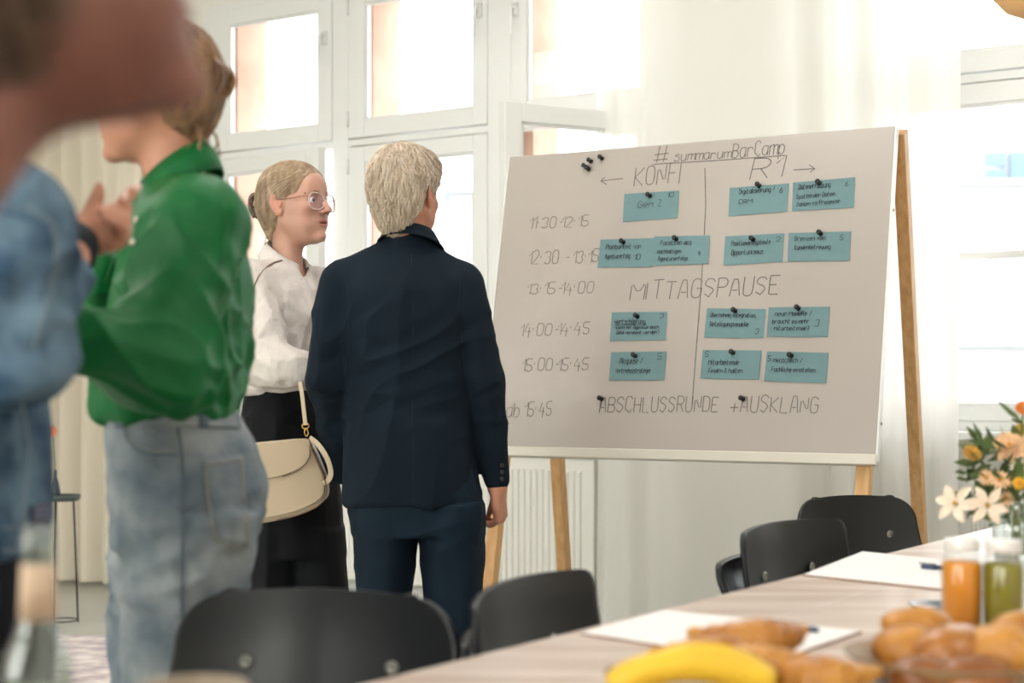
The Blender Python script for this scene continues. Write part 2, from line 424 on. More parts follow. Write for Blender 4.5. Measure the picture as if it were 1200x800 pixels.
def window(n, posts, bays, w0, w1):
    root = empty('window_%d' % n, W((w0+w1)/2, 0, SILL)); root['kind'] = 'structure'
    mb = MB(); mb.wbox(w0, w1, -.006, .08, HEAD-.05, HEAD); mb.wbox(w0, w1, -.006, .08, SILL, ZL0); mb.wbox(w0, w1, -.004, .08, ZL1+.006, ZU0-.006)
    for a, b in posts: mb.wbox(a, b, -.008, .08, SILL, HEAD)
    mb.obj('window_frame', M_frame, root, bevel=.004)
    mb = MB(); mb.wbox(w0-.03, w1+.03, -.16, .0, SILL-.035, SILL); mb.obj('window_sill', M_frame, root, bevel=.006)
    for (s0, s1, g0, g1, kw_u, kw_l) in bays:
        sash(root, s0, s1, ZU0, ZU1, g0, g1, 2.478, 3.082, name='upper_sash', **kw_u)
        sash(root, s0, s1, ZL0, ZL1, g0, g1, 1.03, 2.262, name='lower_sash', **kw_l)
    return root
w1 = window(1, [(-2.0, -1.972), (-1.104, -.998), (-.136, .0), (.80, .9)],
    [(-1.97, -1.106, -1.833, -1.199, dict(hinge=-1.97, handle=(-1.15, 2.93)), dict(hinge=-1.97, ang=-math.radians(7))),
     (-.996, -.138, -.894, -.2186, dict(hinge=-.996, handle=(-.178, 2.95)), dict(hinge=-.996)),
     (.002, .80, .0875, .71, dict(hinge=.80, handle=(.03, 2.93)), dict(hinge=.80, ang=math.radians(61)))], -2.0, .9)
w2 = window(2, [(1.66, 1.70), (2.58, 2.68), (3.54, 3.64), (4.41, 4.45)],
    [(1.70, 2.58, 1.79, 2.49, {}, {}), (2.68, 3.54, 2.77, 3.45, {}, {}), (3.64, 4.41, 3.73, 4.32, {}, {})], 1.66, 4.45)
mb = MB(); mb.wbox(1.79, 2.49, .0, .04, 1.63, 1.66); mb.wbox(2.77, 3.45, .0, .04, 1.63, 1.66); mb.obj('glazing_bar', M_frame, w2, bevel=.003)
for s in (-1.6, 1.4, 4.6):      # made-up frames without openings, round the fill lamps behind the camera
    mb = MB()
    for a, b, c, d in ((-1.2, -1.1, .8, 3.1), (1.1, 1.2, .8, 3.1), (-1.1, 1.1, .8, .9), (-1.1, 1.1, 3.0, 3.1)): mb.wbox(s+a, s+b, TB, TB+.3, c, d)
    mb.obj('window_%d' % {-1.6: 3, 1.4: 4, 4.6: 5}[s], M_frame, kind='structure')
# masonry piers outside between the casements
mb = MB()
for a, b in ((-2.6, -1.86), (-1.16, -.92), (-.18, .06), (.78, 1.76), (2.52, 2.74), (3.5, 3.7), (4.36, 5.2)): mb.wbox(a, b, .1, .34, .5, 3.6)
mb.obj('trim_1', M_brick, kind='structure')

# street front opposite
bl = empty('office_building', (14, 34, -9), 'pale rendered office block across the street, seen faintly through the right window', 'building')
M_fac = mat('pale_facade', (172, 168, 165), .9, var=.03, vscale=.6)
M_fac2 = mat('facade_band', (168, 170, 172), .8); M_shade = mat('facade_glazing', (104, 128, 150), .4)
def fb(u0, u1, v0, v1, d0, d1, name, m, parent=bl, Yb=32):
    a = P(u0, v1, Yb); b = P(u1, v0, Yb); mb = MB(); mb.box((a.x, Yb+d0, a.z), (b.x, Yb+d1, b.z)); return mb.obj(name, m, parent)
a = P(1040, 215, 32); mb = MB(); mb.box((a.x, 32, -9), (a.x+16, 40, a.z)); mb.obj('wall', M_fac, bl)
a = P(1165, 140, 34); mb = MB(); mb.box((a.x, 33.5, -9), (a.x+14, 39.8, a.z)); mb.obj('upper_storey', M_fac, bl)
fb(1036, 1320, 211, 217, -.25, 0, 'cornice', M_fac2)
for k, (u0, u1, v0, v1) in enumerate([(1135, 1158, 240, 288), (1176, 1199, 242, 288), (1216, 1240, 242, 288), (1094, 1117, 240, 288), (1094, 1117, 330, 380), (1135, 1158, 330, 380), (1176, 1199, 330, 380), (1216, 1240, 330, 380)]):
    o = fb(u0, u1, v0, v1, -.05, .12, 'window', M_fac2); fb(u0+2, u1-2, v0+3, v1-2, -.09, -.05, 'pane', mat('hazy_glass', (158, 172, 178), .3), o)
for (u0, u1, v0, v1) in [(1178, 1204, 166, 183), (1178, 1204, 187, 207), (1210, 1240, 166, 207)]:
    fb(u0, u1, v0, v1, 1.4, 1.6, 'window', M_shade, Yb=32)
fb(1036, 1320, 403, 406, -.3, 0, 'ledge', mat('ledge_metal', (140, 140, 140), .5))
gb = empty('roof_house', (-3, 60, -9), 'distant pale house roof seen through the glass right of the blond head', 'building')
mb = MB(); a = P(528, 225, 60); b = P(590, 225, 60); mb.box((a.x, 60, -9), (b.x, 66, a.z)); mb.obj('wall', M_fac, gb)
mb = MB(); mb.add([(a.x-.4, 59.6, a.z), (b.x+.4, 59.6, a.z), (b.x+.4, 66.4, a.z), (a.x-.4, 66.4, a.z), (a.x+.3, 63, a.z+.45), (b.x-.3, 63, a.z+.45)], [(0, 1, 5, 4), (1, 2, 5), (2, 3, 4, 5), (3, 0, 4), (3, 2, 1, 0)]); mb.obj('roof', mat('grey_roof', (170, 182, 192), .8), gb)
mb = MB(); mb.box((-60, 8.5, -9.3), (60, 90, -9)); mb.obj('street', mat('asphalt', (150, 150, 150), .9), label='grey street far below between the two blocks', cat='street', kind='structure')

# radiators under the windows
M_rad = mat('radiator_enamel', (232, 231, 224), .35, coat=.1)
def radiator(s0, s1, t0, t1, z0, z1, label):
    r = empty('radiator', W((s0+s1)/2, (t0+t1)/2, z0), label, 'radiator')
    mb = MB(); mb.wbox(s0, s1, t0+.02, t0+.03, z0, z1-.01); mb.obj('front_panel', M_rad, r, bevel=.002)
    n = int((s1-s0-.1)/.0335); mb = MB()
    for i in range(n):
        a = s0+.05+i*(s1-s0-.1)/n
        vs = [W(a, t0+.021, z0+.03), W(a+.007, t0+.01, z0+.045), W(a+.017, t0+.01, z0+.045), W(a+.024, t0+.021, z0+.03),
              W(a, t0+.021, z1-.045), W(a+.007, t0+.01, z1-.06), W(a+.017, t0+.01, z1-.06), W(a+.024, t0+.021, z1-.045)]
        mb.add(vs, [(0, 1, 5, 4), (1, 2, 6, 5), (2, 3, 7, 6), (0, 3, 2, 1), (4, 5, 6, 7)])
    mb.obj('fluting', M_rad, r)
    mb = MB(); mb.wbox(s0, s1, t1-.01, t1, z0, z1-.01); mb.obj('rear_panel', M_rad, r)
    for a, b in ((s0-.002, s0), (s1, s1+.004)):
        mb = MB(); mb.wbox(a, b, t0+.02, t1, z0+.005, z1); mb.obj('side_panel', M_rad, r)
    mb = MB()
    for i in range(int((s1-s0)/.03)): mb.wbox(s0+.01+i*.03, s0+.03+i*.03, t0+.03, t1-.012, z1-.006, z1-.002)
    mb.wbox(s0, s1, t0+.018, t0+.03, z1-.012, z1); mb.wbox(s0, s1, t1-.012, t1, z1-.012, z1); mb.obj('top_grille', M_rad, r)
    mb = MB(); a = W(s1+.004, (t0+t1)/2+.045, z1-.045); mb.tube([a, a+D2*.014], .017, 12); mb.obj('vent_plug', mat('dark_metal', (60, 58, 52), .4, .6), r, True)
    mb = MB(); mb.tube([a+D2*.014, a+D2*.02], .008, 10); mb.obj('vent_screw', mat('brass', (200, 180, 140), .3, .9), r, True)
    for s in (s0+.15, s1-.15): MB().tube([W(s, t1-.03, z0), W(s, t1-.03, .0)], .01, 8).obj('pipe', M_rad, r, True)
    return r
radiator(-1.5, .545, -.188, -.05, .135, .77, 'white ribbed panel radiator below the window, behind the easel leg')
radiator(2.22, 4.0, -.188, -.05, .135, .77, 'white panel radiator under the right window, behind the flowers')

# curtains: hung cloth with folds
def curtain(name, s0, s1, t, z0, z1, fold, amp, m, label, seed, n=None, taper=0.0, group=None):
    rnd = random.Random(seed); n = n or int((s1-s0)/.008); nz = 26; vs = []; ph = []
    x = 0; phases = []
    fw = fold; cur = 0
    for i in range(n+1):
        phases.append(cur); cur += 2*math.pi*(s1-s0)/n/fw*(1+.45*math.sin(i*.021+seed)+.25*math.sin(i*.057+seed*2))
    for j in range(nz+1):
        b = j/nz; z = z0+(z1-z0)*b
        for i in range(n+1):
            a = i/n; s = s0+(s1-s0)*a; p = phases[i]
            am = amp*(.75+.35*math.sin(i*.033+seed))*(1.0-.25*b)
            d = am*(math.sin(p+.5*math.sin(b*2.5+i*.01))+.3*math.sin(2*p+1+b))+.012*math.sin(b*5+i*.05)
            e = .35*am*math.cos(p)+taper*(1-b)*(a-.5)
            vs.append(W(s+e, t+d, z))
    fs = [(j*(n+1)+i, j*(n+1)+i+1, (j+1)*(n+1)+i+1, (j+1)*(n+1)+i) for j in range(nz) for i in range(n)]
    root = empty(name, W((s0+s1)/2, t, z0), label, 'curtain', group)
    o = MB().add(vs, fs).obj('cloth', m, root, True)
    mb = MB(); w = n+1
    for jj in (0,):
        path = [Vector(vs[i]) for i in range(0, n+1, 2)]; mb.tube(path, .004, 4)
    mb.obj('hem', m, root, True); return root
M_sheer = sheermat('sheer_voile', (250, 249, 244), .10, .36)
M_beige = sheermat('cream_linen', (236, 228, 212), .04, .35)
curtain('sheer_curtain', .60, 2.262, -.27, .035, .0+3.4, .25, .044, M_sheer, 'off-white sheer curtain hanging full length behind the whiteboard', 3)
curtain('linen_curtain', -3.55, -2.15, -.32, .03, 3.4, .2, .05, M_beige, 'cream floor-length curtain at far left, behind the small round side table', 5)
mb = MB(); mb.tube([W(-4.4, -.3, 3.43), W(6, -.3, 3.43)], .014, 10)
mb.obj('curtain_rail', M_frame, smooth=True, label='white curtain rail along the window wall under the ceiling', cat='curtain rail')

# ------------------------------------------------------------------ whiteboard easel (real rectangle fitted to its four corners)
yaw, tilt, BW, BH = 0.50614, 0.20712, 1.3926, 1.07405
BR = Vector((1.10375, 4.75, .88505)); bx = Vector((math.cos(yaw), -math.sin(yaw), 0)); bn0 = Vector((math.sin(yaw), math.cos(yaw), 0))
bup = Vector((0, 0, 1))*math.cos(tilt)+bn0*math.sin(tilt); bn = bx.cross(bup)      # bn points away from the camera
if bn.y < 0: bn = -bn
BL = BR-bx*BW
def bp(a, b, c=0): return BL+bx*a+bup*b+bn*c            # a along, b up, c behind the face
def hit(u, v, off=0):                                    # where a line of sight meets the board face (off in front of it)
    d = P(u, v, 1)-Vector((0, 0, CZ)); o = Vector((0, 0, CZ)); q = BL-bn*off; k = (q-o).dot(bn)/d.dot(bn); return o+d*k
M_board = mat('board_enamel', (178, 169, 161), .3, coat=.2)
M_alu = mat('board_rail', (214, 208, 196), .35, .15); M_white = mat('white_edge', (244, 243, 240), .4)
M_wood = mat('easel_oak', (222, 178, 124), .5, col2=(204, 156, 100), vscale=6, stretch=(9, 9, .6), bump=.1, bscale=90)
ea = empty('whiteboard_easel', BL+bx*.7, 'large whiteboard with a handwritten schedule on a wooden easel', 'whiteboard')
ea.location.z = 0
def bbox(a0, a1, b0, b1, c0, c1, mb=None):
    mb = mb or MB(); vs = [bp(a, b, c) for c in (c0, c1) for a, b in ((a0, b0), (a1, b0), (a1, b1), (a0, b1))]
    return mb.add(vs, [(0, 1, 2, 3), (7, 6, 5, 4), (0, 4, 5, 1), (1, 5, 6, 2), (2, 6, 7, 3), (3, 7, 4, 0)])
bbox(0, BW, 0, BH, 0, .022).obj('board', M_board, ea, bevel=.003)
mb = bbox(-.004, BW+.004, -.012, .022, -.008, .026); mb.obj('bottom_rail', M_alu, ea, bevel=.004)
bbox(BW, BW+.006, .0, BH+.003, -.002, .026).obj('side_edge', M_white, ea, bevel=.001)
bbox(-.004, 0, .0, BH+.003, -.002, .026).obj('side_edge', M_white, ea, bevel=.001)
def beam(a, b, wx, wy, name, parent, m, xdir=None):
    a = Vector(a); b = Vector(b); d = (b-a).normalized(); x = (xdir or bx); x = (x-d*x.dot(d)).normalized(); y = d.cross(x)
    vs = [p+x*i*wx/2+y*j*wy/2 for p in (a, b) for i, j in ((-1, -1), (1, -1), (1, 1), (-1, 1))]
    return MB().add(vs, [(3, 2, 1, 0), (4, 5, 6, 7), (0, 1, 5, 4), (1, 2, 6, 5), (2, 3, 7, 6), (3, 0, 4, 7)]).obj(name, m, parent, bevel=.003)
kz = lambda b: (BL+bup*b).z
def to_floor(p, d): return p+d*(-p.z/d.z)
for a in (.07, BW-.045):
    top = bp(a, BH-.005, .045); beam(top, to_floor(top, -bup), .045, .04, 'front_leg', ea, M_wood)
# rear legs: from the hinge at the top to the floor behind
rt = bp(BW-.0, BH-.0, .055); q = P(1079, 645, 5.62); d = (q-rt).normalized(); beam(rt, to_floor(rt, d), .042, .05, 'rear_leg', ea, M_wood)
rl = bp(.09, BH-.01, .055); q = P(662, 680, 6.2); d = (q-rl).normalized(); beam(rl, to_floor(rl, d), .042, .05, 'rear_leg', ea, M_wood)
for b in (.8, .12):
    mb = MB(); p = bp(BW+.007, b, .012); mb.tube([p-bx*.002, p+bx*.003], .005, 8); mb.obj('screw', mat('steel', (170, 170, 170), .3, .9), ea, True)

# ---- handwriting: single-stroke letters drawn as thin ribbons
G = {}
def _g(s):
    for ln in s.strip().split('\n'):
        k, _, r = ln.partition(' '); G[k] = [[(int(t[i]), int(t[i+1])-2) for i in range(0, len(t), 2)] for t in r.split()]
_g('''A 0218283842 1434
B 0208 083847463505 0535444332220
C 473818070313223243
D 0208 0828474643322202
E 48180805030242 0535
F 0802 0848 0535
G 473818070312324345 4525
H 0802 4842 0545
I 0802
K 0802 480542
L 080242
M 0208244842
N 02084248
O 180703123243473818
P 0208 083847463505
R 0208 083847463505 2542
S 473818070635443322 2203
T 0848 2822
U 080312324348
V 082248
W 0812263248
X 0248 0842
Z 08480242
1 062822
2 0718384746 460242
3 0738474635 354443321203
4 280444 3631
5 4808053544433212 1203
6 381603123243442505
0 180703123243473818
a 46160503123244 4642
b 0802 04163645433212
c 46160503123242
d 4842 4416050312 1244
e 044445361605031232
f 38281702 1636
g 46160503123244 46413010
h 0802 0416364542
i 0602 0809
k 0802 460442
l 0802
m 0602 0516262522 2536464542
n 0602 0516364542
o 160503123243453616
p 0600 0416364543321203
r 0602 05163645
s 461605354332021
t 1803122232 0636
u 060312324446 4642
v 062246
w 0612243246
x 0246 0642
y 0622 4600
z 06460242
- 1535
: 0605 0303
. 0202
, 0300
/ 0248
! 4824 2222
? 0718384645242322
+ 2622 0444
& 421618283704031232
# 1218 3238 0545 0343'''.replace('0535444332220', '05354443322202').replace('461605354332021', '4616053543320203'))
G['q'] = [[(4, 4), (1, 4), (0, 3), (0, 1), (1, 0), (3, 0), (4, 2)], [(4, 4), (4, -2), (5, -1)]]
for base, um in (('o', 'ö'), ('u', 'ü'), ('U', 'Ü')):
    h = 8 if um == 'Ü' else 6; G[um] = G[base]+[[(1, h-1), (1, h)], [(3, h-1), (3, h)]]
NARROW = set('Iil:.,!-1')
def text(s, p0, p1, hpx, surf, wd, name='handwriting', parent=None, m=None, slant=.18, jit=.25, seed=0, mbx=None):
    """letters run from p0 to p1 (pixel baseline ends read off the photo) on the plane surf(u, v)"""
    rnd = random.Random(hash(s) % 1000 if False else sum(map(ord, s))+seed); adv = []; x = 0
    for ch in s:
        adv.append(x); x += 3 if ch == ' ' else (2.6 if ch in NARROW else (6.6 if ch in 'mwMW' else 5.4))
    x -= 1.2; ux = (p1[0]-p0[0])/x; uy = (p1[1]-p0[1])/x; hs = hpx/6; mb = mbx or MB()
    for ch, a in zip(s, adv):
        dy = rnd.uniform(-jit, jit)*.8; sc = 1+rnd.uniform(-.1, .1)*jit*3; kx = 1.45 if ch in 'mwMW' else 1
        for st in G.get(ch, []):
            pts = [(px*kx+rnd.uniform(-jit, jit)*.5, (py+dy)*sc+rnd.uniform(-jit, jit)*.4) for px, py in st]
            if len(pts) == 1: pts = [pts[0], (pts[0][0]+.3, pts[0][1]-.3)]
            if len(pts) > 3:
                q = [pts[0]]
                for c, d in zip(pts[:-1], pts[1:]): q += [(c[0]*.75+d[0]*.25, c[1]*.75+d[1]*.25), (c[0]*.25+d[0]*.75, c[1]*.25+d[1]*.75)]
                pts = q+[pts[-1]]
            W3 = []
            for px, py in pts:
                xx = a+px+py*slant; W3.append(surf(p0[0]+ux*xx, p0[1]+uy*xx-py*hs))
            ribbon(mb, W3, wd)
    if mbx is None: return mb.obj(name, m or M_ink, parent)
def ribbon(mb, pts, wd):
    wd *= 1.08
    L = len(pts); vs = []
    for i, p in enumerate(pts):
        t = (pts[min(i+1, L-1)]-pts[max(i-1, 0)]); t = t.normalized() if t.length > 1e-7 else bx
        sd = t.cross(bn)*wd/2; vs += [p+sd, p-sd]
    mb.add(vs, [(2*i, 2*i+1, 2*i+3, 2*i+2) for i in range(L-1)])
M_ink = mat('marker_ink', (100, 94, 90), .6); M_pen = mat('card_ink', (28, 38, 46), .6)
sb = lambda u, v: hit(u, v, .0012)
T_ = [('#', (765, 191), (782, 189), 18, 0.00255), ('summarum', (790, 189), (856, 185), 11.5, 0.00225), ('BarCamp', (858, 185), (919, 180), 17, 0.00240),
      ('KONFI', (743, 218), (799, 214), 22, 0.00255), ('R1', (879, 210), (913, 207), 23, 0.00255),
      ('11:30-12:15', (620, 268), (689, 265), 13, 0.00195), ('12:30 - 13:15', (619, 310), (701, 307), 15, 0.00195), ('13:15-14:00', (617, 345), (695, 343), 13, 0.00195),
      ('14:00-14:45', (609, 394), (690, 391), 14, 0.00195), ('15:00-15:45', (611, 435), (689, 433), 14, 0.00195), ('ab 15:45', (593, 489), (646, 486), 16, 0.00195),
      ('MITTAGSPAUSE', (738, 352), (912, 344), 21, 0.00270), ('ABSCHLUSSRUNDE', (702, 483), (841, 482), 18, 0.00255), ('+', (855, 482), (865, 482), 15, .003), ('AUSKLANG', (867, 483), (958, 484), 19, 0.00255)]
for s, p0, p1, h, wd in T_: text(s, p0, p1, h, sb, wd, 'marker_writing', ea)['kind'] = 'stuff'
mb = MB()
for line in ([(765, 192.5), (840, 188), (921, 182)], [(826, 197), (827, 240), (824, 300), (819, 370), (815, 420), (811, 474)],
             [(730, 209), (704, 212)], [(709, 207.5), (704, 212), (711, 216)], [(930, 199), (955, 197.5)], [(948, 193), (955, 197.5), (949, 202)]):
    q = []
    for a, b in zip(line[:-1], line[1:]): q += [sb(a[0]+(b[0]-a[0])*i/5, a[1]+(b[1]-a[1])*i/5) for i in range(5)]
    ribbon(mb, q+[sb(*line[-1])], .0025)
mb.obj('marker_line', M_ink, ea)

M_card = mat('blue_card', (112, 144, 148), .75, var=.05, vscale=20)
CARDS = [
 (((731.6,227.2),(795.9,223.1),(793.8,255.3),(729.7,259.7)), [('Gen Z', 747, 775, 243, 7)], ('10', 781, 789, 231, 5), 'reading Gen Z, alone in the top left column'),
 (((703.8,280.6),(768,278.8),(764.5,312.5),(700.3,313.6)), [('Planbarkeit von', 710, 751, 292, 5.5), ('Agenturerfolg', 709, 738, 303, 5.5)], ('10', 743, 750, 304, 6), 'reading Planbarkeit von Agenturerfolg, left of its overlapping twin'),
 (((766.5,276.9),(831.9,275.6),(830,308.8),(763,311)), [('Facetten des', 774, 810, 287, 5.5), ('nachhaltigen', 770, 798, 297, 5), ('Agenturerfolgs', 771, 806, 305.5, 5)], ('4', 817, 821, 299, 6), 'reading Facetten des nachhaltigen Agenturerfolgs, overlapping its left neighbour'),
 (((855.1,220.1),(924.5,214.8),(922.6,247.7),(853.6,253.4)), [('Digitalisierung !', 866, 906, 227.5, 6), ('CRM', 865, 881, 239, 5)], ('6', 913, 917, 226, 6.5), 'reading Digitalisierung, under the R1 heading'),
 (((929.2,213.8),(1002.2,207.5),(1000.6,243),(927.9,247.4)), [('Datenerfassung', 936, 973, 222, 6), ('System der Daten', 933, 978, 233, 5.5), ('Zahlen vs Prozesse', 933, 984, 242, 5)], ('6', 990, 994, 218.5, 6), 'reading Datenerfassung, top right corner of the board'),
 (((849.9,276.8),(919,273.1),(917.1,306.8),(847.5,310.7)), [('Positionierungstexte', 857, 903, 288, 5.5), ('Opportunismus', 857, 894, 299, 6)], ('2', 909, 914, 283, 5.5), 'reading Positionierungstexte Opportunismus'),
 (((924.2,272.9),(997.5,271),(994.9,305.4),(922.6,306.5)), [('Grenzen von', 931, 967, 282, 5), ('Kundenbetreuung', 931, 973, 292.5, 5.5)], ('5', 984, 988, 281, 5.5), 'reading Grenzen von Kundenbetreuung'),
 (((717,365.8),(782,365),(779.5,398),(714.5,399.5)), [('Wertschöpfung', 720, 756, 379.5, 6), ('- kann mit Agentur auch', 719, 772, 385.5, 4), ('Geld verdient werden?', 722, 772, 391.5, 4)], ('3', 773, 777, 372.5, 5.5), 'reading Wertschöpfung with an underlined title'),
 (((716.2,412.5),(781.5,411.5),(778.5,445),(713.5,445.8)), [('Akquise /', 726, 753, 426, 6.5), ('Vertriebsstrategie', 721, 762, 437, 5.5)], ('5', 770, 775, 421, 7), 'reading Akquise Vertriebsstrategie, lowest in the left column'),
 (((828.5,361),(897.5,362),(894.5,396.2),(825,395.5)), [('Übernahme, Integration,', 832, 886, 371, 5), ('Beteiligungsmodelle', 832, 877, 382, 5.5)], ('3', 884, 888.5, 391, 6.5), 'reading Übernahme Integration Beteiligungsmodelle'),
 (((900.8,360),(972.5,359.2),(970,394.8),(898.2,394.5)), [('neue Modelle /', 908, 951, 370, 5.5), ('braucht es mehr', 905, 948, 379, 5), ('Mitarbeitende?', 907, 948, 387, 5)], ('3', 954.5, 959.5, 382, 8), 'reading neue Modelle, right of the Beteiligungsmodelle card'),
 (((823.5,410),(892.5,410.5),(889.5,444.5),(820.5,443.5)), [('Mitarbeitende', 830, 866, 427, 6), ('finden & halten', 830, 870, 436.5, 5.5)], ('5', 825.5, 830, 418, 6), 'reading Mitarbeitende finden und halten, below Beteiligungsmodelle'),
 (((898.8,411.5),(971.2,413.2),(968,449),(895.2,446.5)), [('menschlich /', 906, 940, 424, 5.5), ('Fachliche einstellen', 904, 955, 435, 5.5)], ('5', 899.5, 903, 423, 6), 'reading menschlich Fachliche einstellen, lowest at the right'),
]
for i, (c, lines, num, lab) in enumerate(CARDS):
    off = .0016+(.0012 if i == 2 else 0)
    tl, tr, br, bl_ = [Vector((p[0], p[1])) for p in c]; n = 8; fr = []; bk = []
    for j in range(3):
        for k in range(n+1):
            a = k/n; b = j/2; q = (tl*(1-a)+tr*a)*(1-b)+(bl_*(1-a)+br*a)*b
            lift = off+.0015*(b*b)*(.5+.5*math.cos(a*6+i)); fr.append(hit(q.x, q.y, lift+.0006)); bk.append(hit(q.x, q.y, lift))
    mb = MB(); w_ = n+1; N = 3*w_
    fs = [(j*w_+k, (j+1)*w_+k, (j+1)*w_+k+1, j*w_+k+1) for j in range(2) for k in range(n)]
    fs += [tuple(N+x for x in reversed(f)) for f in fs]
    rim = [k for k in range(w_)]+[j*w_+n for j in (1, 2)]+[2*w_+k for k in range(n-1, -1, -1)]+[w_]
    fs += [(rim[x], rim[(x+1) % len(rim)], N+rim[(x+1) % len(rim)], N+rim[x]) for x in range(len(rim))]
    cdo = mb.add(fr+bk, fs).obj('note_card', M_card, label='pale blue card on the whiteboard '+lab, cat='note card', group='blue cards on the whiteboard')
    sc_ = lambda u, v: hit(u, v, off+.0036)
    slope = (tr.y-tl.y)/(tr.x-tl.x); mb = MB()
    for s, u0, u1, v, h in lines+[num]:
        text(s, (u0, v), (u1, v+slope*(u1-u0)), h, sc_, .0017, mbx=mb)
    if i == 7: ribbon(mb, [sc_(720, 381), sc_(740, 380.5), sc_(757, 380)], .0016)
    mb.obj('handwriting', M_pen, cdo, kind='stuff')
M_mag = mat('black_magnet', (22, 22, 24), .35)
MAGS = [(762, 230, 'holding the Gen Z card'), (731, 284, 'holding the Planbarkeit card'), (793, 280.5, 'holding the Facetten card'), (890, 218, 'holding the Digitalisierung card'),
 (960.5, 215, 'holding the Datenerfassung card'), (883, 281, 'holding the Positionierungstexte card'), (962, 274, 'holding the Grenzen card'), (747.5, 371, 'holding the Wertschöpfung card'),
 (745, 417, 'holding the Akquise card'), (862, 364.5, 'holding the Beteiligungsmodelle card'), (936, 361.5, 'holding the neue Modelle card'), (859.5, 413.5, 'holding the Mitarbeitende finden card'),
 (927.5, 417, 'holding the menschlich card'), (705.5, 467.5, 'on the first A of ABSCHLUSSRUNDE'), (871, 467.5, 'on the first A of AUSKLANG'),
 (706, 186, 'in the loose cluster at top left, highest of the four'), (693, 189.5, 'in the loose cluster at top left, second highest'), (690.5, 198.5, 'in the loose cluster at top left, lowest right'), (687, 196, 'in the loose cluster at top left, leftmost')]
for u, v, lab in MAGS:
    p = hit(u, v, .0); a = p-bn*.001; mb = MB()
    z = -bn; x = bx; y = z.cross(x); M = Matrix((x, y, z)).transposed().to_4x4(); M.translation = p-bn*.003
    mb.lathe([(.0075, 0), (.0085, .002), (.0055, .006), (.005, .013), (.008, .018), (.0085, .022), (.006, .0245)], M, 14)
    o = mb.obj('pin_magnet', M_mag, smooth=True, label='small black pin magnet '+lab, cat='magnet', group='black magnets on the whiteboard')
# ------------------------------------------------------------------ people
SK = dict(sss=.12)
def skin(name, c): return mat(name, c, .48, bump=.08, bscale=350, attr='tint', var=.05, vscale=25, **SK)
M_skin1 = skin('skin_warm', (190, 134, 108)); M_skin2 = skin('skin_fair', (192, 146, 126)); M_skin3 = skin('skin_pink', (204, 142, 116)); M_skin5 = skin('skin_near', (142, 94, 82))
M_eye = mat('eye_white', (236, 232, 228), .2, coat=.6); M_iris = mat('iris_blue', (84, 104, 120), .2, coat=.5); M_pupil = mat('pupil', (12, 12, 12), .1)
def head(S, O, R, sc=1.0, neck_to=None, neck_r=.052, female=True):
    """skull, face, ears and neck in local axes: x forward, y left, z up"""
    S.frame(O, R, sc)
    S.ell((-.012, 0, .030), (.094, .074, .086), .01)
    S.ell((.022, 0, -.018), (.070, .064, .080), .03)
    S.ell((.034, 0, -.060), (.054, .050, .056), .02)
    jw = .050 if female else .056
    for y in (-1, 1):
        S.cone((-.002, y*jw, -.048), (.052, y*.022, -.098), .015, .013, .02)
        S.ell((.064, y*.040, -.022), (.022, .018, .018), .016)
        S.cone((.084, y*.012, .022), (.074, y*.042, .020), .008, .007, .012)
    S.ell((.079, 0, -.099), (.017, .020, .016), .018)
    S.ell((.066, 0, .045), (.030, .050, .036), .02)
    for y in (-1, 1):
        S.ell((.094, y*.031, .000), (.014, .019, .013), .012, 'd')
        S.cone((.081, y*.020, .0075), (.076, y*.044, .0055), .0065, .005, .004); S.cone((.083, y*.020, -.010), (.077, y*.042, -.0095), .005, .0045, .004)
    S.cone((.088, 0, .014), (.112, 0, -.026), .0075, .0095, .010); S.ell((.113, 0, -.029), (.0095, .0095, .0085), .006)
    for y in (-1, 1): S.ell((.102, y*.0115, -.033), (.009, .0062, .0062), .005)
    for y in (-1, 1): S.cone((.108, y*.006, -.0385), (.101, y*.007, -.036), .0028, .002, .002, 'd')
    S.ell((.075, 0, -.062), (.014, .030, .022), .018)
    for y in (-1, 1): S.ell((.051, y*.027, -.058), (.024, .024, .030), .022)
    S.ell((.0900, 0, -.0570), (.0066, .024, .0044), .004); S.ell((.0875, 0, -.0695), (.0072, .022, .0054), .004)
    S.ell((.0985, 0, -.0632), (.012, .021, .0026), .002, 'd')
    Re = np.array(Matrix.Rotation(math.radians(-12), 3, 'Y'))
    for y in (-1, 1):
        Rx = np.array(Matrix.Rotation(y*math.radians(-22), 3, 'Z')) @ Re
        S.ell((-.008, y*.078, -.004), (.019, .0065, .032), .006, R=Rx)
        S.ell((-.004, y*.087, .003), (.0125, .0085, .021), .003, 'd', R=Rx)
        S.ell((-.001, y*.076, -.030), (.009, .006, .010), .005)
        S.ell((.006, y*.079, -.008), (.005, .004, .007), .004)
    if neck_to is not None:
        a = S.wp((-.026, 0, -.055)); S.frame(); S.cone(a, neck_to, neck_r*sc, neck_r*1.12, .03)
    S.frame()
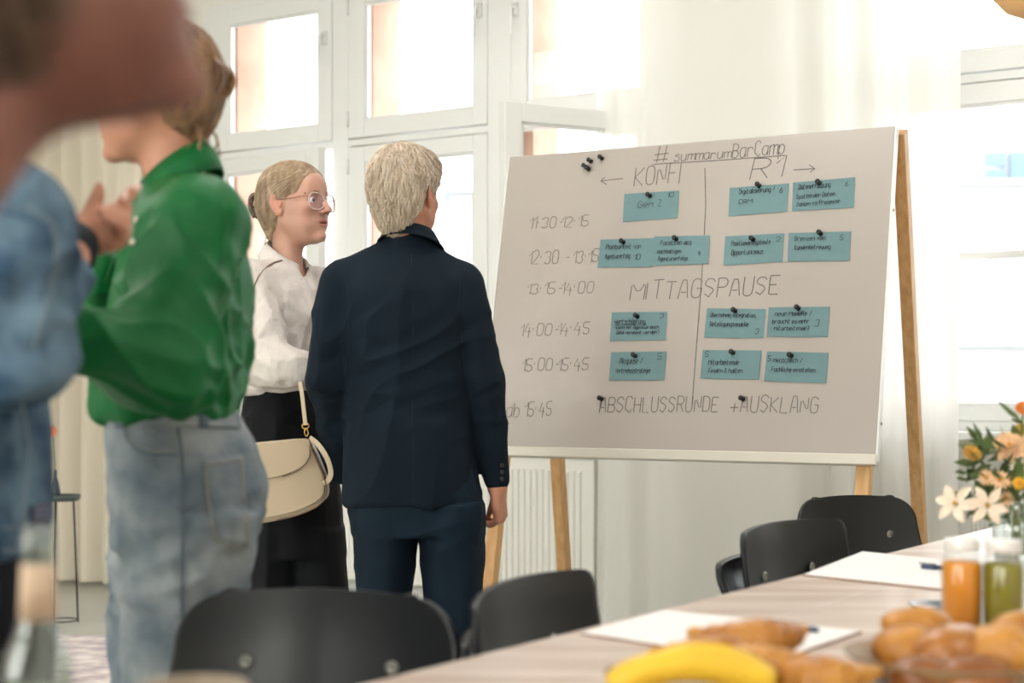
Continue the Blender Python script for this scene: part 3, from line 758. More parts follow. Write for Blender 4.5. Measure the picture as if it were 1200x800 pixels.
def facepaint(O, R, sc, lip=(.92, .66, .64), extra=None, jaw_tint=None):
    O = np.array(O); Rm = np.array(R)
    def f(V):
        q = ((V-O)/sc) @ Rm; c = np.ones((len(V), 3)); x, y, z = q.T
        def blob(cx, cy, cz, r, w=1): return np.clip(1-np.sqrt(((x-cx)/r[0])**2+((y-cy)/r[1])**2+((z-cz)/r[2])**2), 0, 1)**.7*w
        m = np.clip(blob(.098, 0, -.063, (.016, .027, .014))*2.6, 0, 1)[:, None]; c = c*(1-m)+m*np.array(lip)
        for s in (-1, 1):
            m = np.clip(blob(.06, s*.045, -.03, (.04, .03, .03), .5), 0, 1)[:, None]; c = c*(1-m)+m*np.array((1, .82, .80))
            m = np.clip(blob(-.006, s*.082, -.004, (.03, .02, .04), .8), 0, 1)[:, None]; c = c*(1-m)+m*np.array((1, .72, .68))
        m = np.clip(blob(.112, 0, -.03, (.02, .02, .02), .5), 0, 1)[:, None]; c = c*(1-m)+m*np.array((1, .78, .76))
        if jaw_tint is not None:  # darker brown tint over the jaw and below
            m = (np.clip((-.035-z)/.02, 0, 1)*np.clip((z+.16)/.02, 0, 1)*np.clip((x+.03)/.03, 0, 1)*np.clip((.10-x)/.04, .25, 1))[:, None]*.85
            c = c*(1-m)+m*np.array(jaw_tint)
        return c
    return f
def eyes(O, R, sc, parent, look=(0, 0), brow=None):
    O = Vector(O); Rm = Matrix([list(r) for r in np.array(R)])
    for y in (-1, 1):
        c = O+Rm @ Vector((.0755, y*.031, -.0005))*sc; r = .0118*sc
        e = MB().sphere(c, r, 12).obj('eye', M_eye, parent, True)
        d = (Rm @ Vector((1, look[0], look[1]))).normalized(); z = d; x = z.orthogonal().normalized(); yy = z.cross(x)
        M = Matrix((x, yy, z)).transposed().to_4x4(); M.translation = c
        MB().lathe([(.0001, r*1.03), (r*.3, r*.99), (r*.5, r*.87), (r*.5, r*.8)], M, 16).obj('iris', M_iris, e, True)
        MB().lathe([(.0001, r*1.06), (r*.2, r*1.03), (r*.22, r*.9)], M, 12).obj('pupil', M_pupil, e, True)
        if brow:
            pts = [O+Rm @ Vector(p)*sc for p in ((.0945, y*.013, .0225), (.092, y*.026, .0265), (.083, y*.040, .0265), (.072, y*.052, .019))]
            MB().tube(smooth_path(pts, 1), [.0022*sc]*3+[.002*sc]*3, 5, flat=1.6).obj('eyebrow', brow, parent, True)
def hand(S, wrist, xd, zd, sc=1.0, curl=(.35, .45, .3), spread=.05, thumb=None, curls=None):
    """xd to the fingers, zd out of the back of the hand, thumb on z cross x"""
    x = Vector(xd).normalized(); z = Vector(zd); z = (z-x*z.dot(x)).normalized(); y = z.cross(x)
    R = np.array(Matrix((x, y, z)).transposed()); S.frame(wrist, R, sc)
    S.cone((-.02, 0, 0), (.0, 0, 0), .022, .022, .01)
    ky = (.031, .0105, -.0105, -.031); kx = (.088, .092, .087, .079)
    for a, b in zip(ky, kx): S.cone((.002, a*.5, 0), (b, a, 0), .0165, .0105, .008)
    S.ell((.045, .0, -.004), (.045, .034, .014), .012)
    S.ell((.030, .028, -.012), (.030, .014, .014), .012)
    L = (.076, .084, .078, .062)
    for i in range(4):
        cu = curls[i] if curls else curl
        p = Vector((kx[i], ky[i], -.001)); ang = 0; rr = (.0090, .0082, .0075, .0066); dy = (1.5-i)*spread
        for j, fr in enumerate((.46, .30, .24)):
            ang += cu[j]; d = Vector((math.cos(ang), dy*math.cos(ang), -math.sin(ang))).normalized(); q = p+d*L[i]*fr
            S.cone(p, q, rr[j]*(.93 if i == 3 else 1), rr[j+1]*(.93 if i == 3 else 1), .0025 if j else .004); p = q
    th = thumb or [(.018, .026, -.010), (.048, .050, -.020), (.074, .060, -.026), (.098, .062, -.030)]
    S.cone(th[0], th[1], .0155, .0120, .010); S.cone(th[1], th[2], .0118, .0100, .003); S.cone(th[2], th[3], .0100, .0078, .003)
    S.frame()
def strands(V, Q, N, flow, count, length, r, lift, seed, sel=None, steps=6, mb=None, wave=.0):
    """hair locks lying on the hair surface, following flow(p)"""
    rnd = np.random.RandomState(seed); bvh = bvh_of(V, Q); mb = mb or MB(); ids = rnd.permutation(len(V))
    if sel is not None: ids = [i for i in ids if sel(V[i])]
    for i in ids[:count]:
        p = Vector(V[i]); n = Vector(N[i]); L = length*rnd.uniform(.6, 1.3)/steps; pts = [p+n*.0005]; lf = lift*rnd.uniform(.2, 1.4); ph = rnd.uniform(0, 6)
        for k in range(steps):
            d = Vector(flow(p, rnd)); d = d-n*d.dot(n)
            if d.length < 1e-5: break
            d.normalize(); p = p+d*L; h = bvh.find_nearest(p)
            if h[0] is None: break
            p = h[0]; n = h[1] if h[1].dot(n) > 0 else -h[1]
            pts.append(p+n*(lf*math.sin(math.pi*(k+1)/(steps+.5))+.0004)+n.cross(d)*wave*math.sin(ph+k*1.3))
        if len(pts) > 2: mb.tube(pts, [r*x for x in [.6]+[1]*(len(pts)-2)+[.25]], 3, cap=False)
    return mb
def join_hair(name, V, Q, mb, m, parent, **k):
    n = len(mb.v); mb.v += [tuple(v) for v in V]; mb.f += [tuple(int(i)+n for i in q) for q in Q]
    return mb.obj(name, m, parent, True, **k)
def hairmat(name, c, c2): return mat(name, c, .42, col2=c2, vscale=60, stretch=(1, 1, .25), bump=.3, bscale=400, sheen=.2)
def shoe(c, yaw, m, parent, L=.27):
    S = SDF((-.2, -.1, 0), (.2, .1, .12), .006)
    S.cone((-.10, 0, .04), (.08, 0, .032), .036, .034, .02); S.ell((.11, 0, .03), (.055, .04, .03), .02); S.cone((-.09, 0, .05), (-.085, 0, .09), .034, .032, .02)
    S._apply(np.array((-.3, -.3, -.2)), np.array((.3, .3, .0)), lambda X, Y, Z: Z-.006+X*0+Y*0, 0, 'd')
    V, Q = S.arrays(); R = np.array(Matrix.Rotation(yaw, 3, 'Z')); V = V@R.T+np.array(c)
    me = MB(); me.v = [tuple(v) for v in V]; me.f = [tuple(q) for q in Q]; return me.obj('shoe', m, parent, True)
def pr(v_u_slices):   # rows (v, uL, uR, Yc, ry[, yaw]) -> loft slices
    out = []
    for r in v_u_slices:
        v, a, b, Y, ry = r[:5]; out.append(((P(0, v, Y)).z, P((a+b)/2, v, Y).x, Y, (b-a)/2/F*Y, ry)+tuple(r[5:6]))
    return out
def zlo(*p): return tuple(p)

def flap(pts, name, m, parent, th=.0035):
    mb = MB(); vs = [tuple(p) for p in pts]; mb.add(vs, [(0, 1, 2, 3)] if len(vs) == 4 else [tuple(range(len(vs)))])
    o = mb.obj(name, m, parent, True); s = o.modifiers.new('sub', 'SUBSURF'); s.subdivision_type = 'SIMPLE'; s.levels = s.render_levels = 2
    s = o.modifiers.new('s', 'SOLIDIFY'); s.thickness = th; b = o.modifiers.new('b', 'BEVEL'); b.width = .001; return o
def collar(nbp, fdir, rdir, r, m, parent, h=.035, drop=.04, open_=.8, tip=.07, slope=0.0):
    vs = []; n = 26; rows = 5
    for j in range(rows):
        for i in range(n+1):
            a = -math.pi+open_*.5+(2*math.pi-open_)*i/n; fr = abs(i/n-.5)*2      # a = 0 at the nape
            dirv = -fdir*math.cos(a)+rdir*math.sin(a); b = j/(rows-1)
            rr = r+(.0, .002, .012, .020, .026)[j]; zz = (h, h+.006, h-.006, h-.022, h-drop)[j]-fr**2*(.02+.02*(j > 1))
            if j >= 2: zz -= tip*max(0, fr-.72)*b*2.2; 
            zz -= slope*((dirv*rr).dot(fdir)+rr)
            vs.append(nbp+dirv*rr+Vector((0, 0, zz))+fdir*fr**4*.035*b)
    o = MB().add(vs, [(j*(n+1)+i, j*(n+1)+i+1, (j+1)*(n+1)+i+1, (j+1)*(n+1)+i) for j in range(rows-1) for i in range(n)]).obj('collar', m, parent, True)
    s = o.modifiers.new('s', 'SOLIDIFY'); s.thickness = .0035; return o
# ---- person 3: navy suit, seen from behind
Y3 = 4.17
p3 = empty('person', (P(488, 450, Y3).x, Y3, 0), 'person with short pale blond hair in a navy suit, back to camera, facing the board', 'person')
O3 = P(476, 228, Y3); R3 = basis((.47, .88, 0), math.radians(-2))
S = SDF((-.66, 3.9, .62), (.08, 4.46, 1.80), .003)
head(S, O3, R3, 1.0, P(480, 300, Y3-.01), .047, False)
S.loft([(1.02, -.27, Y3, .13, .08), (1.2, -.27, Y3, .14, .09), (1.40, -.275, Y3, .15, .08), (1.47, -.27, Y3, .08, .06)], .03)
S.loft([(.80, -.265, Y3, .12, .08), (1.04, -.27, Y3, .12, .08)], .03)
for pts in ([P(400, 335, Y3), P(385, 440, Y3), P(402, 540, Y3+.13)], [P(540, 338, Y3), P(564, 440, Y3), P(582, 570, Y3+.02)]):
    S.chain([P(470, 330, Y3)]+pts, [.05, .05, .04, .026], .02)
hand(S, P(583, 575, Y3+.02), (.12, .28, -.95), (.95, -.3, 0), .92, curls=[(.95, .75, .4), (1.05, .8, .4), (1.1, .8, .4), (1.15, .8, .4)], spread=.03,
     thumb=[(.02, .022, -.012), (.045, .036, -.028), (.07, .036, -.040), (.09, .032, -.05)])
hand(S, P(402, 545, Y3+.14), (.5, .6, -.6), (-.8, .4, -.3), .95, curl=(.6, .6, .5))
body3, Vb, Qb = sdfobj(S, 'body', M_skin3, p3, tint=facepaint(O3, R3, 1.0))
eyes(O3, R3, 1.0, body3)
# short layered hair
M_h3 = hairmat('pale_blond_hair', (232, 216, 196), (204, 182, 156))
S = SDF(np.array(O3)-.16, np.array(O3)+.16, .003)
S.frame(O3, R3); S.ell((-.018, 0, .036), (.100, .085, .094), .01); S.ell((-.048, 0, -.025), (.060, .066, .065), .03); S.ell((-.062, 0, -.070), (.026, .042, .042), .02)
S.ell((.03, 0, .07), (.07, .07, .055), .02)
S.ell((.082, 0, -.05), (.075, .12, .10), .015, 'd')
for y in (-1, 1): S.ell((.006, y*.098, -.034), (.034, .040, .052), .008, 'd')
S.frame(); V, Q = S.arrays(); V = relax(V, Q, 1); N = vnormals(V, Q); V = folds(V, N, [((0, 0, 1), 90, 25, .003, 0, 3, 3)])
crown = Vector(O3)+Matrix([list(r) for r in R3]) @ Vector((-.055, .015, .12))
def fl3(p, rnd):
    d = p-crown; return d+Vector((rnd.uniform(-1, 1), rnd.uniform(-1, 1), rnd.uniform(-1, .2)))*.02+Vector((0, 0, -.03))
def loc3(p): return ((np.array(p)-np.array(O3)) @ R3)
mb = strands(V, Q, N, fl3, 4200, .042, .0011, .007, 4, sel=lambda p: not (abs(loc3(p)[1]) > .05 and loc3(p)[2] < .035 and loc3(p)[0] > -.045))
join_hair('hair', V, Q, mb, M_h3, body3)
# jacket
M_navy = mat('navy_wool', (13, 28, 40), .85, bump=.25, bscale=900, spec=.2, var=.25, vscale=4)
S = SDF((-.72, 3.88, .72), (.10, 4.5, 1.60), .0042)
S.loft(pr([(300, 440, 512, Y3, .075), (318, 406, 538, Y3, .10), (340, 396, 546, Y3, .125), (380, 398, 548, Y3, .135), (440, 405, 548, Y3, .125), (480, 404, 552, Y3+.01, .125), (520, 402, 556, Y3+.01, .135), (560, 402, 560, Y3+.01, .140), (593, 401, 563, Y3+.01, .142)]), .02, rnd=.02)
S.cone(P(474, 296, Y3), P(404, 327, Y3), .055, .050, .03); S.cone(P(480, 296, Y3), P(536, 329, Y3), .055, .050, .03)
S.chain([P(400, 333, Y3), P(384, 440, Y3), P(404, 548, Y3+.14)], [.060, .056, .038], .022)
S.chain([P(540, 335, Y3), P(563, 440, Y3), P(582, 562, Y3+.02)], [.062, .054, .036], .022)
q = P(487, 268, Y3-.01); S.cone(P(478, 296, Y3), P(479, 286, Y3-.005), .070, .062, .03)
a = P(480, 262, Y3); S._apply(np.array((a.x-.1, Y3-.12, a.z-.0)), np.array((a.x+.12, Y3+.12, a.z+.1)), lambda X, Y, Z: (a.z-.004-(X-a.x)*.18-(Y-Y3)*.25)-Z, 0.004, 'd')
c = P(582, 572, Y3+.02); S._apply(np.array(c)-.08, np.array(c)+.08, lambda X, Y, Z: (Z-(c.z+.008))+0*X+0*Y, 0.003, 'd') if False else None
S.ell(P(586, 585, Y3+.02), (.045, .06, .030), .006, 'd')
jk, V3, Q3 = sdfobj(S, 'jacket', M_navy, p3, fold=[((.1, 0, 1), 10, 2.0, .008, .72, 1.45, 2), ((.8, .2, .5), 20, 4, .005, .95, 1.35, 5), ((1, 0, .25), 16, 4, .004, .98, 1.18, 8)], it=2)
bv3 = bvh_of(V3, Q3)
M_navyd = mat('navy_lining', (13, 20, 30), .8, bump=.2, bscale=700)
seam(bv3, [(482, 296), (484, 380), (483, 470), (484, 560), (484, 588)], .0008, 'centre_seam', M_navyd, jk, -.0002)
seam(bv3, [(404, 326), (409, 360), (408, 400), (404, 436)], .0008, 'sleeve_seam', M_navyd, jk, -.0002); seam(bv3, [(540, 326), (537, 360), (541, 400), (545, 440)], .0008, 'sleeve_seam', M_navyd, jk, -.0002)
# turned-down collar standing round the neck
f3 = Vector((.25, .97, 0)).normalized(); collar(P(481, 283, Y3+.0), f3, Vector((f3.y, -f3.x, 0)), .064, M_navy, jk, h=.036, drop=.022, open_=1.1, tip=.05, slope=.2)
M_btn = mat('dark_button', (40, 38, 40), .3, coat=.4)
for v in (545, 553, 561):
    h, n_ = on_surface(bv3, 588, v, .0012); M = n_.to_track_quat('Z', 'Y').to_matrix().to_4x4(); M.translation = h
    MB().lathe([(.0055, -.001), (.006, .001), (.0045, .0018), (.0001, .0012)], M, 12).obj('sleeve_button', M_btn, jk, True)
# trousers
M_trs = mat('navy_trousers', (14, 32, 46), .8, bump=.2, bscale=900, spec=.2, var=.2, vscale=5)
def floorv(Y): return HV+CZ*F/Y
S = SDF((-.56, 3.95, .01), (.06, 4.4, 1.08), .0055)
S.loft(pr([(475, 424, 540, Y3, .10), (540, 410, 556, Y3, .115), (600, 410, 567, Y3, .12), (625, 411, 568, Y3, .115)]), .02, sm=.02)
S.loft(pr([(590, 411, 489, Y3-.01, .105), (640, 413, 487, Y3-.01, .095), (700, 418, 480, Y3-.01, .082), (800, 424, 480, Y3, .072), (floorv(Y3)-12, 428, 482, Y3, .075)]), .012)
S.loft(pr([(590, 490, 567, Y3-.01, .105), (640, 492, 568, Y3-.01, .095), (700, 496, 566, Y3-.01, .082), (800, 500, 560, Y3, .072), (floorv(Y3)-12, 502, 560, Y3, .075)]), .012)
sdfobj(S, 'trousers', M_trs, p3, fold=[((0, 0, 1), 10, 2, .006, .05, 1.0, 4), ((1, 0, .3), 14, 5, .004, .6, .9, 6)], it=2)
M_black_shoe = mat('black_leather', (24, 24, 26), .35, coat=.3)
for u in (455, 530): c = P(u, 0, Y3+.04); shoe((c.x, Y3+.05, 0), math.radians(80), M_black_shoe, p3)
# finger ring
c = P(592, 598, Y3-.02)

# ---- person 2: white blouse, glasses, black trousers
Y2 = 4.55
p2 = empty('person', (P(340, 450, Y2).x, Y2, 0), 'person with pinned-up blond hair, clear glasses, white blouse and black trousers, in profile', 'person')
f2 = Vector((.875, -.484, 0)); O2 = P(346, 240, Y2); R2 = basis(f2, math.radians(4)); sc2 = 1.03
r2 = Vector((f2.y, -f2.x, 0)); 
S = SDF((-.88, 4.15, .85), (-.28, 4.86, 1.83), .0030)
nb = P(336, 308, Y2)
head(S, O2, R2, sc2, nb,   .041, True)
c2 = P(333, 400, Y2); yw2 = math.atan2(f2.y, f2.x)
S.loft([(.86, c2.x, Y2, .075, .11, yw2), (1.1, c2.x, Y2, .075, .11, yw2), (1.36, c2.x-.02, Y2, .085, .13, yw2), (1.43, c2.x-.02, Y2, .05, .08, yw2)], .03)
sh2 = nb+Vector((-.01, 0, -.065))+r2*.165; sh2b = nb+Vector((-.01, 0, -.065))-r2*.165
el2 = P(318, 430, 4.30); wr2 = P(374, 443, 4.36)
S.chain([nb+Vector((0, 0, -.05)), sh2, el2, wr2], [.05, .045, .034, .024], .02)
el2b = sh2b+Vector((.02, .02, -.27)); wr2b = el2b+Vector((.2, -.1, .0))
S.chain([nb+Vector((0, 0, -.05)), sh2b, el2b, wr2b], [.05, .045, .034, .024], .02)
hand(S, wr2, (.95, .25, .05), (.1, -.5, .8), .9, curl=(.3, .4, .3)); hand(S, wr2b, (.9, -.3, 0), (.1, .4, .8), .9, curl=(.3, .4, .3))
body2, Vb, Qb = sdfobj(S, 'body', M_skin2, p2, tint=facepaint(O2, R2, sc2))
M_brow = mat('brow_hair', (140, 104, 78), .7)
eyes(O2, R2, sc2, body2, (.0, .03), M_brow)
Rm2 = Matrix([list(r) for r in R2])
def L2(x, y, z): return Vector(O2)+Rm2 @ Vector((x, y, z))*sc2
# hair drawn back into a low twist
M_h2 = hairmat('honey_blond_hair', (190, 166, 136), (150, 122, 94))
S = SDF(np.array(O2)-.19, np.array(O2)+.17, .003); S.frame(O2, R2, sc2)
S.ell((-.018, 0, .034), (.099, .081, .091), .01); S.ell((-.055, 0, -.015), (.056, .066, .07), .03)
S.ell((.03, 0, .055), (.052, .068, .052), .02)
S.ell((.118, 0, -.02), (.075, .16, .105), .012, 'd'); S.ell((.035, 0, -.10), (.07, .2, .075), .01, 'd')
for y in (-1, 1): S.ell((.006, y*.096, -.020), (.022, .030, .034), .008, 'd')
S.ell((-.095, 0, .0), (.030, .030, .042), .02); S.cone((-.088, .01, -.03), (-.075, -.01, -.085), .026, .016, .02)
S.frame(); V, Q = S.arrays(); V = relax(V, Q, 1); N = vnormals(V, Q)
tgt = L2(-.11, 0, -.01)
def fl2(p, rnd): return (tgt-p)+Vector((0, 0, -.02))+Vector((rnd.uniform(-1, 1), rnd.uniform(-1, 1), rnd.uniform(-1, 1)))*.012
V = folds(V, N, [((Rm2 @ Vector((-1, 0, -.3))), 120, 14, .0016, 0, 3, 3)])
mb = strands(V, Q, N, fl2, 3000, .09, .0009, .0022, 9)
for k, (a, b, c) in enumerate([((-.06, -.045, -.06), (-.075, -.05, -.10), (-.068, -.05, -.135)), ((-.04, -.06, -.05), (-.045, -.062, -.085), (-.050, -.06, -.10)), ((.02, -.066, .035), (.0, -.072, .0), (-.03, -.074, -.045))]):
    for j in range(5):
        e = Vector((random.uniform(-1, 1), random.uniform(-1, 1), 0))*.004; mb.tube(smooth_path([L2(*a), L2(*b)+e, L2(*c)+e*1.5], 2), .0007, 3, cap=False)
join_hair('hair', V, Q, mb, M_h2, body2)
# claw clip
M_claw = mat('tortoiseshell', (38, 30, 26), .25, col2=(104, 74, 46), vscale=30, coat=.5)
mb = MB()
for y in (-.02, -.007, .007, .02):
    mb.tube(smooth_path([L2(-.115, y, .045), L2(-.145, y, .035), L2(-.150, y, .005), L2(-.132, y, -.022)], 2), .0042, 6)
mb.tube([L2(-.116, -.026, .046), L2(-.116, .026, .046)], .0055, 8); mb.tube(smooth_path([L2(-.12, 0, .045), L2(-.152, 0, .052), L2(-.165, 0, .028), L2(-.15, 0, .01)], 2), .005, 6)
mb.obj('hair_claw', M_claw, body2, True)
# glasses with a clear frame
gl = empty('glasses', L2(.1, 0, 0), 'clear-framed eyeglasses worn by the person in the white blouse', 'glasses')
M_clear = mat('clear_acetate', (206, 176, 166), .15, coat=.6); M_lens = glassmat('coated_lens', (.90, .88, .99), .13, .02)
for y in (-1, 1):
    rim = []
    for i in range(25):
        a = 2*math.pi*i/24; cx = math.copysign(abs(math.cos(a))**.8, math.cos(a))*.027; cz = math.copysign(abs(math.sin(a))**.8, math.sin(a))*.0235
        rim.append(L2(.1010-abs(y*.031+cx)*.22+.003, y*.0335+cx, -.005+cz))
    MB().tube(rim, .0023, 6).obj('rim', M_clear, gl, True)
    MB().add([tuple(p) for p in rim[:-1]], [tuple(range(24))]).obj('lens', M_lens, gl)
    MB().tube(smooth_path([L2(.091, y*.058, .006), L2(.088, y*.072, .008), L2(.03, y*.078, .006), L2(-.008, y*.077, .008), L2(-.024, y*.074, -.012)]), .0016, 6).obj('temple', mat('temple_rose', (150, 104, 88), .3), gl, True)
MB().tube(smooth_path([L2(.101, -.010, .004), L2(.106, 0, .008), L2(.101, .010, .004)]), .0017, 6).obj('bridge', M_clear, gl, True)
MB().sphere(L2(-.002, -.086, -.037), .0032, 8).obj('ear_stud', mat('gold', (214, 170, 100), .25, .95), body2, True)
# blouse
M_blouse = mat('white_blouse', (206, 198, 192), .8, bump=.12, bscale=500, bump2=.5, b2scale=16)
S = SDF((-.90, 4.08, 1.04), (-.26, 4.88, 1.56), .0042)
cx = c2.x
S.loft([(1.085, P(330, 0, Y2).x, Y2, .115, .15, yw2), (1.12, P(329, 0, Y2).x, Y2, .125, .155, yw2), (1.2, P(331, 0, Y2).x, Y2, .12, .16, yw2), (1.30, P(334, 0, Y2).x, Y2, .118, .165, yw2), (1.39, P(333, 0, Y2).x, Y2, .105, .17, yw2), (1.455, P(333, 0, Y2).x, Y2, .07, .11, yw2)], .02, rnd=.015)
S.cone(nb+Vector((0, 0, -.035)), sh2, .055, .056, .03); S.cone(nb+Vector((0, 0, -.035)), sh2b, .055, .056, .03)
S.chain([sh2, el2, wr2-Vector((.02, 0, 0))], [.062, .058, .042], .03); S.chain([sh2b, el2b, wr2b], [.06, .055, .04], .03)
S.ell(el2+Vector((.05, .0, -.005)), (.08, .06, .055), .03)
S.cone(nb+Vector((0, 0, -.05)), nb+Vector((.035, -.02, .10))*1.0, .050, .060, .004, 'd')
S.cone(nb+f2*.05+Vector((0, 0, .05)), nb+f2*.125+Vector((0, 0, -.10)), .050, .012, .008, 'd')
bl2, V2, Q2 = sdfobj(S, 'blouse', M_blouse, p2, fold=[((.2, 0, 1), 16, 3, .009, 1.05, 1.42, 12), ((.6, -.2, -.7), 26, 6, .005, 1.08, 1.40, 14), ((1, 0, .1), 26, 5, .005, 1.06, 1.2, 15)], it=2)
# open collar flaps
collar(nb+Vector((.0, 0, .018)), f2, r2, .056, M_blouse, bl2, h=.040, drop=.030, open_=.9, tip=.14, slope=.5)
# trousers
M_blk = mat('black_twill', (12, 14, 20), .75, bump=.2, bscale=800, spec=.2, var=.2, vscale=5)
S = SDF((-.86, 4.25, .01), (-.42, 4.86, 1.13), .0055)
S.loft(pr([(448, 291, 373, Y2, .14), (465, 287, 376, Y2, .155), (520, 280, 388, Y2, .175), (600, 284, 400, Y2, .175), (650, 287, 404, Y2, .17)]), .02, rnd=.01)
S.loft(pr([(620, 286, 352, Y2-.06, .11), (700, 288, 352, Y2-.06, .10), (800, 292, 350, Y2-.05, .095), (floorv(Y2)-10, 292, 350, Y2-.05, .095)]), .02)
S.loft(pr([(620, 338, 402, Y2-.02, .12), (700, 344, 408, Y2-.02, .11), (800, 346, 408, Y2, .10), (floorv(Y2)-10, 346, 408, Y2, .10)]), .02)
tr2, Vt, Qt = sdfobj(S, 'trousers', M_blk, p2, fold=[((.05, 0, 1), 13, 1.6, .007, .05, 1.05, 21), ((1, 0, .3), 20, 6, .003, .9, 1.1, 22)], it=2)
for u, dy in ((325, -.06), (380, 0)): c = P(u, 0, Y2); shoe((c.x+.05, Y2+dy, 0), math.radians(-25), M_black_shoe, p2)
# handbag on a long strap
YB = 4.25
M_bag = mat('cream_leather', (206, 186, 158), .45, bump=.15, bscale=300); M_bage = mat('bag_edge', (120, 92, 70), .5); M_gold = mat('gold', (214, 170, 100), .25, .95)
bag = empty('handbag', P(335, 560, YB), 'cream leather saddle handbag with flap, hanging at the hip over black trousers', 'handbag')
def slab(px, Y, th, name, m, parent, bev=.01, seg=4, round_=2):
    pts = [Vector((p[0], p[1], 0)) for p in px]; q = []
    for _ in range(round_):
        q = []
        for a, b in zip(pts, pts[1:]+pts[:1]): q += [a*.8+b*.2, a*.2+b*.8]
        pts = q
    tl_ = lambda p, y: P(p.x, p.y, Y)+Vector((0, y+(p.x-335)*.0010, 0))
    vs = [tl_(p, -th/2) for p in pts]+[tl_(p, th/2) for p in pts]; n = len(pts)
    fs = [tuple(range(n)), tuple(reversed(range(n, 2*n)))]+[(i, n+i, n+(i+1) % n, (i+1) % n) for i in range(n)]
    o = MB().add(vs, fs).obj(name, m, parent); b = o.modifiers.new('b', 'BEVEL'); b.width = bev; b.segments = seg; b.limit_method = 'ANGLE'; b.angle_limit = math.radians(50); return o
bd = slab([(276, 520), (361, 513), (370, 530), (382, 562), (383, 582), (372, 594), (345, 606), (300, 613), (276, 610)], YB, .07, 'bag_body', M_bag, bag, .016)
slab([(278, 523), (359, 517), (366, 533), (378, 563), (378, 580), (368, 590), (343, 601), (300, 608), (278, 606)], YB-.036, .006, 'front_gusset', M_bag, bd, .002)
slab([(274, 522), (360, 512), (364, 522), (362, 538), (350, 550), (330, 558), (305, 562), (276, 562)], YB-.043, .009, 'flap', M_bag, bag, .003)
mb = MB(); e = [(362, 514), (366, 530), (381, 560), (383, 580), (374, 593), (346, 605), (300, 613)]
mb.tube(smooth_path([P(u, v, YB-.034) for u, v in e]), .0022, 5); mb.obj('piping', M_bage, bd, True)
mb = MB(); e = [(363, 520), (363, 538), (351, 550.5), (330, 559), (305, 563), (276, 563)]
mb.tube(smooth_path([P(u, v, YB-.042) for u, v in e]), .0016, 5); mb.obj('flap_edge', M_bage, bag, True)
MB().tube([P(321, 567, YB-.041), P(329, 566, YB-.041)], .0035, 6).obj('clasp', M_gold, bag, True)
mb = MB()
for u0, u1, v in ((311, 328, 550), (316, 323, 554)):
    k = u0
    while k < u1: mb.tube([P(k, v-(k-311)*.07, YB-.0482), P(k+1.1, v-(k-311)*.07-.6, YB-.0482)], .0009, 4); k += 2.0
mb.obj('stamped_lettering', mat('gold_foil', (150, 116, 72), .4, .5), bag, kind='stuff')
def band(pts, w_, th, name, m, parent):
    pts = smooth_path(pts, 2); vs = []
    for i, p in enumerate(pts):
        t = (pts[min(i+1, len(pts)-1)]-pts[max(i-1, 0)]).normalized(); sd = t.cross(Vector((0, 1, 0))).normalized()*w_/2; nn = sd.cross(t).normalized()*th/2
        vs += [p+sd+nn, p-sd+nn, p-sd-nn, p+sd-nn]
    L = len(pts); fs = [(i*4+k, i*4+(k+1) % 4, i*4+4+(k+1) % 4, i*4+4+k) for i in range(L-1) for k in range(4)]+[(3, 2, 1, 0), (L*4-4, L*4-3, L*4-2, L*4-1)]
    return MB().add(vs, fs).obj(name, m, parent, bevel=.0008)
band([P(363, 513, YB-.01), P(373, 520, YB-.03), P(384, 537, YB-.035), P(388.5, 553, YB-.03), P(386, 562, YB-.03), P(380, 566, YB-.02)], .014, .006, 'handle', M_bag, bag)
band([P(358, 498, YB-.03), P(356, 480, YB-.03), P(354, 461, YB-.02), P(350, 440, YB-.0)], .011, .003, 'strap', M_bag, bag)
mb = MB(); mb.tube([P(358+4*math.cos(a), 499+3.6*math.sin(a), YB-.03) for a in [2*math.pi*i/14 for i in range(15)]], .0016, 6); mb.obj('ring', M_gold, bag, True)
mb = MB(); mb.tube(smooth_path([P(358.5, 501, YB-.03), P(356.5, 507, YB-.03), P(359, 512, YB-.03), P(362, 508, YB-.03), P(359.5, 502, YB-.03)]), .0016, 6); mb.obj('hook', M_gold, bag, True)
bv2 = bvh_of(V2, Q2); q = [(297, 402), (294, 370), (296, 340), (304, 320), (318, 309), (330, 306)]
mb = MB(); mb.tube(smooth_path([on_surface(bv2, u, v, .003)[0] for u, v in q], 1), .0024, 6); mb.obj('shoulder_strap', mat('strap_tan', (138, 116, 94), .5), bag, True)
# ---- person 1: green satin blouse and grey-blue jeans
Y1 = 2.67
p1 = empty('person', (P(215, 450, Y1).x, Y1, 0), 'person in a green satin blouse and washed jeans with a hair bun, facing left', 'person')
f1 = Vector((-.985, .17, 0)).normalized(); l1 = Vector((0, 0, 1)).cross(f1); O1 = P(180, 108, Y1); R1 = basis(f1, math.radians(-3)); Rm1 = Matrix([list(r) for r in R1])
def L1(x, y, z): return Vector(O1)+Rm1 @ Vector((x, y, z))
nb1 = P(204, 204, Y1)
S = SDF((-.88, 2.2, .95), (-.40, 3.02, 1.80), .0036)
head(S, O1, R1, 1.0, nb1, .046, True)
S.loft([(.96, P(212, 0, Y1).x, Y1, .09, .12), (1.2, P(215, 0, Y1).x, Y1, .08, .13), (1.38, P(222, 0, Y1).x, Y1, .08, .14), (1.45, P(222, 0, Y1).x, Y1, .05, .08)], .03)
shA = P(236, 256, Y1-.165); elA = P(190, 425, 2.42); wrA = P(100, 398, 2.36); shB = P(222, 256, Y1+.165); elB = P(150, 392, 2.9); wrB = P(104, 312, 2.80)
